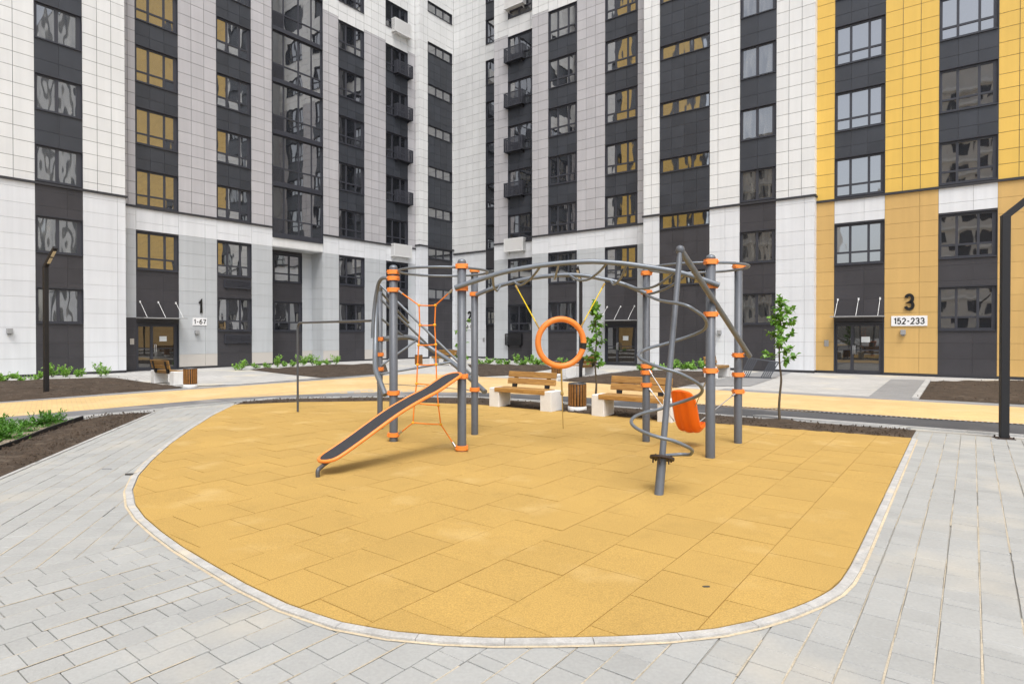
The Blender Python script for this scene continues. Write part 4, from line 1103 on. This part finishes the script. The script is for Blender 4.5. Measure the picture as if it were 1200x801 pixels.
mb = MB(); mb.tube(smooth_path([ft - dirr*.10 - Vector((0, 0, .01)), ft - Vector((0, 0, .05)), Vector((foot.x*.72+ft.x*.28, foot.y*.72+ft.y*.28, ft.z*.5+.015)), Vector((foot.x, foot.y, .09)), foot], 5), .026, 12); mb.build('foot', M['tube_dark'], ramp, org=foot)
mb = MB(); mb.tube([cl[0] + Vector((0, 0, -.02)), (PP['P2'].x, PP['P2'].y, cl[0].z-.02)], .03, 10); mb.build('bracket', M['orange'], ramp, org=cl[0])

# rope net between the two front left posts
nt = lambda x, y: on_plane(x, y, PP['P1'], PP['P2'], 0.0)
net = empty('rope_ladder', nt(500, 500), 'orange rope ladder with yellow knots hung between two grey posts', 'rope ladder')
levL = [(491, 357.6), (492, 381), (490.6, 404.3), (489.3, 427.3), (488.2, 449.3), (485.5, 472), (484, 495)]
levR = [(510.3, 357.6), (509.4, 380.6), (510.6, 403.6), (511, 427), (512, 450.5), (513.6, 474.5), (516.5, 497)]
for lv in (levL, levR): 
    mb = MB(); mb.tube([nt(*p) for p in lv], .0105, 7); mb.build('rope', M['orange_rope'], net)
for a, b in zip(levL, levR):
    mb = MB(); A, B = nt(*a), nt(*b); m_ = (A+B)/2 - Vector((0, 0, .006)); mb.tube([A, m_, B], .010, 7); mb.build('rung', M['orange_rope'], net)
    for p in (A, B):
        k = MB(); k.lathe([(.0, -.022), (.02, -.016), (.024, 0), (.02, .016), (0, .022)], p, 10); k.build('knot', M['yellow_knot'], net, org=p)
for a, b in (((467.5, 341), levL[0]), ((530, 339.5), levR[0]), ((467.5, 508), levL[-1]), ((534, 523.5), levR[-1])):
    A, B = nt(*a), nt(*b); mb = MB(); mb.tube([A, B], .0105, 7); mb.build('stay_rope', M['orange_rope'], net)
    d = (B-A).normalized(); mb = MB(); mb.tube([A, A+d*.09], .018, 8); mb.build('shackle', M['steel'], net)

# hanging hoop
hd = 9.35; hc = at(657.3, 401.2, hd); ho = empty('hanging_hoop', hc, 'big orange ring hanging on yellow ropes under the monkey bars', 'ring')
mb = MB(); RR, rr = .362, .0455
ring = [hc + Vector((RR*math.cos(a*2*math.pi/56)*.985, RR*math.cos(a*2*math.pi/56)*.17, RR*math.sin(a*2*math.pi/56))) for a in range(56)]
mb.tube(ring, rr, 16, closed=True); mb.build('ring', M['orange'], ho)
mb = MB(); mb.tube([hc + Vector((RR*math.cos(R(a))*.985, RR*math.cos(R(a))*.17, RR*math.sin(R(a)))) for a in (-16, -13, -10, -7, -4, -1)], rr+.003, 16); mb.build('black_band', M['black_tape'], ho)
for (x0, y0, s, x1, y1, ang) in ((604.3, 334.5, .8, 626.5, 384, 147), (708.5, 332, .8, 690.5, 379, 38)):
    A = fa(x0, y0).lerp(ra(x0, y0), s); B = hc + Vector((RR*1.12*math.cos(R(ang)), .06*math.cos(R(ang)), RR*1.12*math.sin(R(ang))))
    mb = MB(); mb.tube([A, A.lerp(B, .88)], .0095, 8); mb.build('rope', M['yellow_rope'], ho)
    mb = MB(); mb.tube([A.lerp(B, .86), B], .014, 8); mb.tube([A, A.lerp(B, .1)], .016, 8); mb.build('shackle', M['brown_rope'], ho)
mb = MB(); A = hc + Vector((.005, 0, -RR-.03)); B = at(660, 502, 9.35); K = A.lerp(B, .42)
mb.tube([A, K], .014, 8); mb.tube([K, B], .008, 8); mb.lathe([(0, -.04), (.024, -.02), (.024, .02), (0, .04)], K, 8); mb.build('tail_rope', M['brown_rope'], ho)

# orange swing seat
sc_ = at(806, 482, 9.25); fwd = Vector((.74, .672, 0)); sd = Vector((fwd.y, -fwd.x, 0))
seat = empty('swing_seat', (sc_.x, sc_.y, 0.22), 'orange moulded bucket seat slung on cables between the spiral posts', 'swing seat')
prof = [(-.27, .685, .03), (-.268, .68, .09), (-.26, .655, .145), (-.24, .59, .185), (-.20, .46, .205), (-.165, .33, .21), (-.125, .20, .21), (-.07, .10, .21), (.0, .045, .21), (.09, .03, .21), (.19, .055, .205), (.27, .10, .185), (.31, .135, .14), (.325, .15, .05)]
pr = smooth_path([Vector(p) for p in prof], 3)
mb = MB(); NW = 13; base = Vector((sc_.x, sc_.y, .20))
rows_o, rows_i = [], []
for i, p in enumerate(pr):
    t = pr[min(i+1, len(pr)-1)] - pr[max(i-1, 0)]; nx, nz = -t.y, t.x; l = math.hypot(nx, nz); nx, nz = nx/l, nz/l
    if nx < 0 and i < len(pr)*.4: nx, nz = -nx, -nz
    if nz < 0 and i >= len(pr)*.4: nx, nz = -nx, -nz
    ro_, ri_ = [], []
    for j in range(NW):
        w = -1 + 2*j/(NW-1); curl = .10*max(0, abs(w)-.55)**1.3*2.6*min(1, p.z/.2)**3
        groove = .026*(math.exp(-((abs(w)-.38)/.12)**2))
        x, z = p.x + nx*curl, p.y + nz*curl
        ro_.append(base + fwd*(x + nx*groove) + sd*(w*p.z) + Vector((0, 0, z + nz*groove)))
        ri_.append(base + fwd*(x + nx*.05) + sd*(w*p.z*.93) + Vector((0, 0, z + nz*.05)))
    rows_o.append(ro_); rows_i.append(ri_)
def grid(mb, rows, flip=False):
    b = len(mb.v); n = len(rows[0])
    for r in rows: mb.v += [tuple(q) for q in r]
    for i in range(len(rows)-1):
        for j in range(n-1):
            f = (b+i*n+j, b+i*n+j+1, b+(i+1)*n+j+1, b+(i+1)*n+j); mb.f.append(tuple(reversed(f)) if flip else f); mb.s.append(True)
grid(mb, rows_o); grid(mb, rows_i, True)
for a, b in (([r[0] for r in rows_o], [r[0] for r in rows_i]), ([r[-1] for r in rows_o], [r[-1] for r in rows_i]), (rows_o[0], rows_i[0]), (rows_o[-1], rows_i[-1])): grid(mb, [a, [(x+y)/2 + (x+y-base*2).normalized()*.008 for x, y in zip(a, b)], b])
mb.build('shell', M['seat_plastic'], seat)
for k, y, tgt in (('P4', 428.7, base + sd*-.2 + Vector((0, 0, .42)) + fwd*-.1), ('P4', 450.6, base + sd*-.2 + Vector((0, 0, .20)) + fwd*-.06), ('P6', 458.2, base + sd*.2 + Vector((0, 0, .22)) + fwd*-.02), ('P5', 434, base + sd*.18 + Vector((0, 0, .45)) + fwd*-.1)):
    p = PP[k].copy(); p.z = zy(k, y); d = (tgt-p).normalized()
    mb = MB(); mb.tube([p + d*.08, tgt], .008, 6); mb.build('cable', M['steel'], seat)
    mb = MB(); mb.tube([p + d*.07, p + d*.16], .018, 8); mb.build('shackle', M['brown_rope' if k == 'P5' else 'steel'], seat)

# ------------------------------------------------------------------ BENCHES, BINS, LAMPS
def make_bench(wood, label, group):
    """local: x along the bench (0..1.78), y from the front edge backwards, z up"""
    r = empty('park_bench', (0, 0, 0), label, 'bench', group)
    for x0 in (0, 1.48):
        b = MB(); b.bbox(x0, x0+.30, 0, .46, 0, .46, .012); local('block', b, M['concrete_white'], r)
    s = MB(); y = -.015
    for k in range(3): s.bbox(.17, 1.61, y, y+.145, .375, .475, .008); y += .152
    s.v = [(a, b_, c + (.0 if not (a < .302 or a > 1.478) else 0)) for a, b_, c in s.v]
    local('seat', s, M[wood], r)
    bk = MB()
    tilt = lambda q: Vector((q.x, q.y + (q.z-.45)*.22, q.z))
    for z0 in (.545, .70): bk.bbox(.20, 1.58, .44, .485, z0, z0+.14, .007, tilt)
    back = local('backrest', bk, M[wood], r)
    for x0 in (.36, 1.30):
        b = MB(); b.hexa([tilt(Vector(q)) for q in ((x0+.02, .44, .40), (x0+.10, .44, .40), (x0+.10, .50, .40), (x0+.02, .50, .40), (x0, .485, .80), (x0+.12, .485, .80), (x0+.12, .50, .80), (x0, .50, .80))])
        b.hexa([tilt(Vector(q)) for q in ((x0+.02, .425, .40), (x0+.10, .425, .40), (x0+.10, .44, .40), (x0+.02, .44, .40), (x0, .425, .548), (x0+.12, .425, .548), (x0+.12, .44, .548), (x0, .44, .548))])
        local('bracket', b, M['black'], r)
    return r
angV = math.atan2(-cu, su); angU = math.atan2(su, cu)
bench = make_bench('wood', 'wooden bench on white blocks at the rubber edge, left of slatted bin', 'benches beside the rubber ground')
bench.location = W(11.22, -9.22); bench.rotation_euler.z = angV
b2 = copy_tree(bench); b2.location = W(11.24, -6.43); b2['label'] = 'wooden bench on white blocks behind the spiral, right of slatted bin'
fbench = make_bench('wood_far', 'brown bench on white blocks facing entrance 1, beside a slatted bin', 'benches by the entrances')
c = W(9.6, -22.3); fbench.rotation_euler.z = angV + math.pi; fbench.location = c + (W(0, 1)*.89) + W(.2, 0)
b4 = copy_tree(fbench); b4.rotation_euler.z = angU + math.pi; b4.location = W(22.3, -12.6) - W(0, .3); b4['label'] = 'brown bench on white blocks seen through the hanging ring, by black lamp post'
b5 = copy_tree(fbench); b5.rotation_euler.z = angU; b5.location = W(23.4, -7.9); b5['label'] = 'brown bench on white blocks between climbing posts and dark slatted bench'
b6 = copy_tree(fbench); b6.rotation_euler.z = angV; b6.location = W(24.3, -25.3) + W(.0, 1.0); b6['label'] = 'brown bench on white blocks seen through the rope ladder'

def make_bin(label):
    r = empty('litter_bin', (0, 0, 0), label, 'bin', 'slatted litter bins')
    b = MB(); b.lathe([(.205, 0), (.212, .012), (.212, .105), (.2, .115), (.05, .118)], n=28); local('base', b, M['concrete_white'], r)
    b = MB(); b.lathe([(.178, .11), (.178, .60), (.165, .60), (.165, .2), (0.02, .2)], n=28); local('liner', b, M['black'], r)
    for k in range(18):
        a = k*2*math.pi/18; ca, sa = math.cos(a), math.sin(a)
        b = MB(); b.bbox(-.022, .022, .181, .205, .125, .615, .005, lambda q: Vector((q.x*ca - q.y*sa, q.x*sa + q.y*ca, q.z))); local('slat', b, M['wood_dark'], r)
    b = MB(); b.tube([(.19*math.cos(a*math.pi/16), .19*math.sin(a*math.pi/16), .622) for a in range(32)], .014, 8, closed=True); local('rim', b, M['tube_dark'], r)
    return r
bin1 = make_bin('slatted wooden litter bin standing between the two near benches')
bin1.location = G(676.5, 481.5)
for loc, lb in ((W(9.3, -20.15), 'slatted wooden litter bin beside the bench facing entrance 1'), (W(20.9, -13.6), 'slatted wooden litter bin partly hidden below the hanging ring'), (W(22.6, -23.4), 'slatted wooden litter bin seen through the rope ladder')):
    o = copy_tree(bin1); o.location = loc; o['label'] = lb

def make_lamp(label):
    r = empty('street_lamp', (0, 0, 0), label, 'lamp', 'black street lamps')
    b = MB(); b.bbox(-.06, .06, -.055, .055, .012, 3.72, .006); pole_ = local('pole', b, M['black'], r)
    b = MB(); b.bbox(-.13, .13, -.13, .13, 0, .012, .004)
    for x in (-.1, .1):
        for y in (-.1, .1): b.lathe([(.014, .012), (.014, .04), (0, .045)], (x, y, 0), 6)
    local('base_plate', b, M['rust_plate'], r)
    a = R(42)
    T = lambda q: Vector((q.x*math.cos(a) - q.z*math.sin(a), q.y, 3.70 + q.x*math.sin(a) + q.z*math.cos(a)))
    b = MB(); b.bbox(-.05, .78, -.052, .052, -.05, .05, .006, T); arm = local('arm', b, M['black'], r)
    for x0 in (.18, .45):
        b = MB(); b.box(x0, x0+.22, -.04, .04, -.056, -.0505, T); local('led_panel', b, M['led'], arm)
    return r
lamp = make_lamp('black angled street lamp standing in dark soil bed at far left'); lamp.location = G(54.3, 461); lamp.rotation_euler.z = angV + .15
o = copy_tree(lamp); o.location = G(1176.5, 513.5); o.rotation_euler.z = angV + .25; o['label'] = 'black angled street lamp on grey paving at right edge of picture'
o = copy_tree(lamp); o.location = G(680.5, 444.5); o.rotation_euler.z = angU + math.pi + .3; o['label'] = 'black street lamp in soil bed, seen behind the hanging ring'

# dark slatted loungers
def make_lounger(label):
    r = empty('slatted_bench', (0, 0, 0), label, 'bench', 'dark slatted metal benches')
    def bar(mb, p, q, w, h):
        p, q = Vector(p), Vector(q); d = (q-p).normalized(); n = d.cross(Vector((0, 1, 0))).normalized()*h*.5; w = Vector((0, w, 0))
        mb.hexa([p-n, q-n, q-n+w, p-n+w, p+n, q+n, q+n+w, p+n+w])
    for k in range(5):
        b = MB(); bar(b, (.0, k*.06, .80), (1.25, k*.06, .62), .052, .03); local('slat', b, M['slat_metal'], r)
    for x0, z in ((.08, .77), (.86, .67)):
        for k in range(5):
            b = MB(); x = x0+k*.075; zz = z-k*.008
            for y in (.0, .245): bar(b, (x-.34, y, .0), (x, y, zz), .03, .034)
            bar(b, (x-.34, .03, .02), (x-.335, .03, .022), .22, .03); local('leg', b, M['slat_metal'], r)
    b = MB(); b.box(-.28, .90, .03, .05, 0.002, .03); b.box(-.28, .90, .245, .26, 0.002, .03); local('foot_rail', b, M['slat_metal'], r)
    return r
lg = make_lounger('dark grey slatted metal bench with slanted legs beside the white tower'); lg.location = G(875, 442.5); lg.rotation_euler.z = angV + .25; lg.scale = (1.0, 1.0, 1.0)
l2 = copy_tree(lg); l2.location = G(523, 424) ; l2.rotation_euler.z = angV; l2['label'] = 'dark slatted metal bench by the inner corner, partly hidden by ladder rails'

# ------------------------------------------------------------------ PLANTS
def leaf(mb, p, d, up, L, Wd):
    d = d.normalized(); s = d.cross(up)
    if s.length < .01: s = Vector((1, 0, 0))
    s.normalize(); n = s.cross(d)
    tip = p + d*L - n*L*.12; m1 = p + d*L*.45 + n*L*.06
    b = len(mb.v)
    mb.v += [tuple(p), tuple(m1 + s*Wd*.5 + n*L*.03), tuple(tip), tuple(m1 - s*Wd*.5 + n*L*.03), tuple(m1)]
    mb.f += [(b, b+1, b+4), (b+1, b+2, b+4), (b+2, b+3, b+4), (b+3, b, b+4)]; mb.s += [True]*4
def rnd_dir(zmin=-.3):
    while True:
        v = Vector((random.uniform(-1, 1), random.uniform(-1, 1), random.uniform(zmin, 1)))
        if .1 < v.length < 1: return v.normalized()
def make_tree(h, crown0, spread, nl, label, seed):
    random.seed(seed)
    r = empty('young_tree', (0, 0, 0), label, 'tree', 'young trees in the soil strip')
    mb = MB(); pts = []; k = 9
    for i in range(k): 
        t = i/(k-1); pts.append(Vector((.016*math.sin(i*1.7+seed), .016*math.cos(i*2.1+seed), h*.93*t)))
    pts[0] = Vector((0, 0, -.02))
    mb.tube(smooth_path(pts, 3), .02, 8, radii=[.024*(1-.8*i/(3*(k-1))) + .004 for i in range(3*(k-1)+1)])
    twigs = []; 
    for i in range(17):
        z = crown0 + (h-crown0-.12)*(i/16)**.9; a = i*2.4 + random.random()
        L = spread*(1.0 - .55*((z-crown0)/(h-crown0)))*random.uniform(.45, 1.15)
        p0_ = Vector((0, 0, z)) + Vector((pts[min(k-1, int(z/h*(k-1)))].x, pts[min(k-1, int(z/h*(k-1)))].y, 0)); d = Vector((math.cos(a), math.sin(a), random.uniform(.15, .7)))
        p1_ = p0_ + d.normalized()*L; mb.tube([p0_, (p0_+p1_)/2 + Vector((0, 0, -.015)), p1_], .006, 5, radii=[.007, .005, .002]); twigs.append((p0_, p1_))
    twigs.append((Vector((pts[-2].x, pts[-2].y, h*.85)), Vector((pts[-1].x, pts[-1].y, h))))
    local('trunk', mb, M['bark'], r)
    lb = MB()
    for _ in range(nl):
        a, b = random.choice(twigs); t = random.uniform(.15, 1.08)
        p = a.lerp(b, t) + rnd_dir(-1)*random.uniform(0, .055)
        leaf(lb, p, rnd_dir(-.7) + (b-a).normalized()*.6 + Vector((0, 0, -.25)), Vector((0, 0, 1)) + rnd_dir(-1)*.5, random.uniform(.075, .135), random.uniform(.065, .115))
    local('crown', lb, M['leaf'], r)
    return r
TU = 12.35
t1 = make_tree(2.45, 1.2, .36, 400, 'young leafy tree in soil strip at right, before the white tower', 3); t1.location = G(914, 495)
t2 = make_tree(2.5, .95, .29, 440, 'young leafy tree behind the right bench, beside the hanging ring', 11); t2.location = W(TU, -6.95)
t3 = make_tree(2.42, .98, .28, 150, 'sparse young tree half hidden behind two grey climbing posts', 23); t3.location = W(TU-.2, -10.93)
g = MB(); g.lathe([(.0, .055), (.3, .05), (.42, .02), (.44, 0)], G(914, 495.5), 24); tag(g.build('tree_pit', M['soil']), 'round mound of dark soil at foot of the right young tree', 'soil mound')

def shrub_mesh(kind, seed):
    random.seed(seed); lb, st = MB(), MB()
    h = {'round': .5, 'low': .34, 'tall': .62}[kind]; n = {'round': 8, 'low': 7, 'tall': 7}[kind]
    for i in range(n):
        a = random.uniform(0, 6.28); e = random.uniform(.25, 1.2) if kind != 'tall' else random.uniform(.7, 1.35)
        d = Vector((math.cos(a)*math.cos(e), math.sin(a)*math.cos(e), math.sin(e))); L = h*random.uniform(.6, 1.1)
        tip = d*L; st.tube([Vector((0, 0, -.01)), tip*.55 + Vector((0, 0, .02)), tip], .005, 5, radii=[.006, .004, .002])
        for k in range(34):
            p = tip*random.uniform(.25, 1.0) + rnd_dir(-.6)*random.uniform(.02, .11)
            leaf(lb, p, rnd_dir(-.4) + d*.4, Vector((0, 0, 1)) + rnd_dir(-1)*.4, random.uniform(.08, .15), random.uniform(.06, .10))
    return lb.mesh('foliage', M['leaf_shrub']), st.mesh('stem', M['bark'])
SH = {k: [shrub_mesh(k, s) for s in (1, 2, 3)] for k in ('round', 'low', 'tall')}
def shrub(loc, kind, sc, label, group):
    o = bpy.data.objects.new('shrub', None); C.objects.link(o); o.location = loc; o.empty_display_size = .1
    f, s = random.choice(SH[kind])
    for nm, me in (('foliage', f), ('stem', s)):
        q = bpy.data.objects.new(nm, me); C.objects.link(q); q.parent = o
    sc *= .84; o.scale = (sc*random.uniform(.8, 1.0), sc*random.uniform(.8, 1.0), sc*random.uniform(.95, 1.15)); o.rotation_euler.z = random.uniform(0, 6.28)
    tag(o, label, 'shrub', group)
random.seed(5)
ROWS = [
    ([(3, 448, 'round', .95), (17, 443.5, 'low', .9), (25, 447.5, 'low', .8), (45, 445.5, 'round', .95), (61, 442, 'tall', 1.15), (77, 441.5, 'round', 1.05), (93, 441.5, 'low', 1.0), (117.5, 441, 'tall', 1.0), (125, 440.5, 'tall', .6)],
     'green shrub from left along the white wall at far left', 'shrubs along the white wall'),
    ([(283, 433.3, 'round', 1.15), (299, 431.5, 'round', .8), (312, 431, 'low', 1.0), (325, 430, 'tall', 1.25), (333.5, 429.5, 'low', .95), (343, 429.2, 'round', .95), (355, 428.5, 'tall', 1.1), (366, 428, 'tall', 1.15), (373, 428.3, 'low', .9), (383, 427.2, 'round', .85), (393.5, 426.8, 'tall', .95)],
     'green shrub from left along the grey wall behind the pull-up bar', 'shrubs below the grey wall'),
    ([(562, 427.3, 'low', 1.1), (572, 427, 'round', 1.1), (585, 427.2, 'round', .95), (593, 427.7, 'low', 1.15), (605, 426.8, 'tall', 1.15), (613, 428, 'round', .95), (622, 427.3, 'tall', 1.1), (630, 428.3, 'round', 1.2), (641, 428, 'low', 1.0), (658, 427, 'round', .9)],
     'green shrub from left in the row behind the ring', 'shrubs behind the ring'),
    ([(752, 434.5, 'low', 1.0), (762, 434, 'round', 1.0), (776, 434, 'low', 1.1), (789, 433.5, 'tall', 1.1), (799, 433.6, 'round', 1.2), (811, 434, 'round', 1.1), (823, 433.5, 'tall', 1.2), (846, 431, 'round', .8), (857, 430, 'tall', .7)],
     'green shrub from left in the row behind the spiral', 'shrubs behind the spiral'),
]
for pts, lb, gr in ROWS:
    for i, (x, y, k, s) in enumerate(pts): shrub(G(x, y), k, s, ordinal(i) + ' ' + lb, gr)
def juniper_mesh(seed):
    random.seed(seed); lb = MB()
    for i in range(34):
        a = random.uniform(0, 6.28); e = random.uniform(.15, 1.25); L = random.uniform(.25, .5)
        d = Vector((math.cos(a)*math.cos(e), math.sin(a)*math.cos(e), math.sin(e)*.85)); 
        for k in range(26):
            p = d*L*random.uniform(.12, 1.0) + rnd_dir(-.6)*random.uniform(.0, .04)
            leaf(lb, p, d + rnd_dir(-.5)*.9, Vector((0, 0, 1)) + rnd_dir(-1)*.6, random.uniform(.06, .12), random.uniform(.016, .030))
    return lb.mesh('juniper', M['leaf_juniper'])
JM = [juniper_mesh(s) for s in (4, 5)]
for i, (x, y, s, lb) in enumerate(((-6, 505, 1.05, 'dark green juniper clump cut by the left picture edge, rearmost there'), (4, 517, 1.0, 'dark green juniper clump cut by the left picture edge, nearest the black edging'), (18, 508.5, .85, 'small dark green juniper clump between the left edge clumps and wide pair'),
                           (44, 501, .9, 'dark green juniper clump, left half of the pair by the kerb'), (62, 496, .85, 'dark green juniper clump, right half of the pair by the kerb'), (-40, 520, .8, 'dark green juniper clump outside the left picture edge'))):
    o = bpy.data.objects.new('juniper', JM[i % 2]); C.objects.link(o); o.location = G(x, y); o.scale = (s, s, s*.85); o.rotation_euler.z = i*1.3
    tag(o, lb, 'juniper', 'junipers in the dry bed')
# debris on the ground
def chip(px, py, r, label, m='stone', long=1.6):
    p = G(px, py); mb = MB(); k = 7
    top = [(p.x + r*long*math.cos(a*6.283/k + .4)*random.uniform(.7, 1.1), p.y + r*math.sin(a*6.283/k + .4)*random.uniform(.7, 1.1)) for a in range(k)]
    z = .014 if label.find('rubber') >= 0 else .001
    mb.prism(ccw(top), z, z + r*.5); tag(mb.build('stone_chip', M[m], org=p), label, 'debris')
chip(203, 638.5, .022, 'small dark chip on grey slabs outside the left kerb')
chip(153, 556, .03, 'thin dark scrap on the kerb at the left bend', long=2.6)
chip(125, 549.5, .03, 'thin grey scrap on slabs left of the kerb bend', 'grey_box', 2.6)
chip(828, 690, .016, 'small dark mark on the rubber ground near the front kerb', long=1.8)

# ------------------------------------------------------------------ CAMERA, LIGHT, WORLD
sc = bpy.context.scene
cam = bpy.data.cameras.new('camera'); co = bpy.data.objects.new('camera', cam); C.objects.link(co); sc.camera = co
cam.sensor_width = 36; cam.lens = 36*F/1200; cam.clip_end = 600; cam.clip_start = .05
co.location = (0, 0, H); co.rotation_euler = (math.pi/2 - PITCH, 0, 0)
cam.shift_y = -(400.5-CY)/1200
SUN_EL, SUN_AZ = R(62), R(172)             # azimuth measured clockwise from +Y: behind the camera
w = bpy.data.worlds.new('World'); sc.world = w; w.use_nodes = True
N = w.node_tree.nodes; L = w.node_tree.links
sky = N.new('ShaderNodeTexSky'); sky.sky_type = 'NISHITA'; sky.sun_disc = False; sky.sun_elevation = SUN_EL; sky.sun_rotation = SUN_AZ
sky.air_density = 1.0; sky.dust_density = 3.0; sky.ozone_density = 1.0
hs = N.new('ShaderNodeHueSaturation'); hs.inputs['Saturation'].default_value = .42
L.new(sky.outputs[0], hs.inputs['Color']); L.new(hs.outputs[0], N['Background'].inputs['Color']); N['Background'].inputs['Strength'].default_value = .15
sl_ = bpy.data.lights.new('sun', 'SUN'); so = bpy.data.objects.new('sun', sl_); C.objects.link(so)
sl_.energy = 1.2; sl_.angle = R(26); sl_.color = (1, .972, .935)
d = Vector((math.sin(SUN_AZ)*math.cos(SUN_EL), math.cos(SUN_AZ)*math.cos(SUN_EL), math.sin(SUN_EL)))
so.rotation_euler = d.to_track_quat('Z', 'Y').to_euler(); so.location = d*60
vs = sc.view_settings; vs.view_transform = 'Standard'; vs.look = 'None'; vs.gamma = 1; vs.use_curve_mapping = False; vs.exposure = .84
sc.render.engine = 'CYCLES'; cy = sc.cycles
cy.use_denoising = True; cy.max_bounces = 6; cy.diffuse_bounces = 3; cy.glossy_bounces = 3; cy.transmission_bounces = 2; cy.caustics_reflective = False; cy.caustics_refractive = False
sc.render.resolution_x, sc.render.resolution_y = 1024, 683
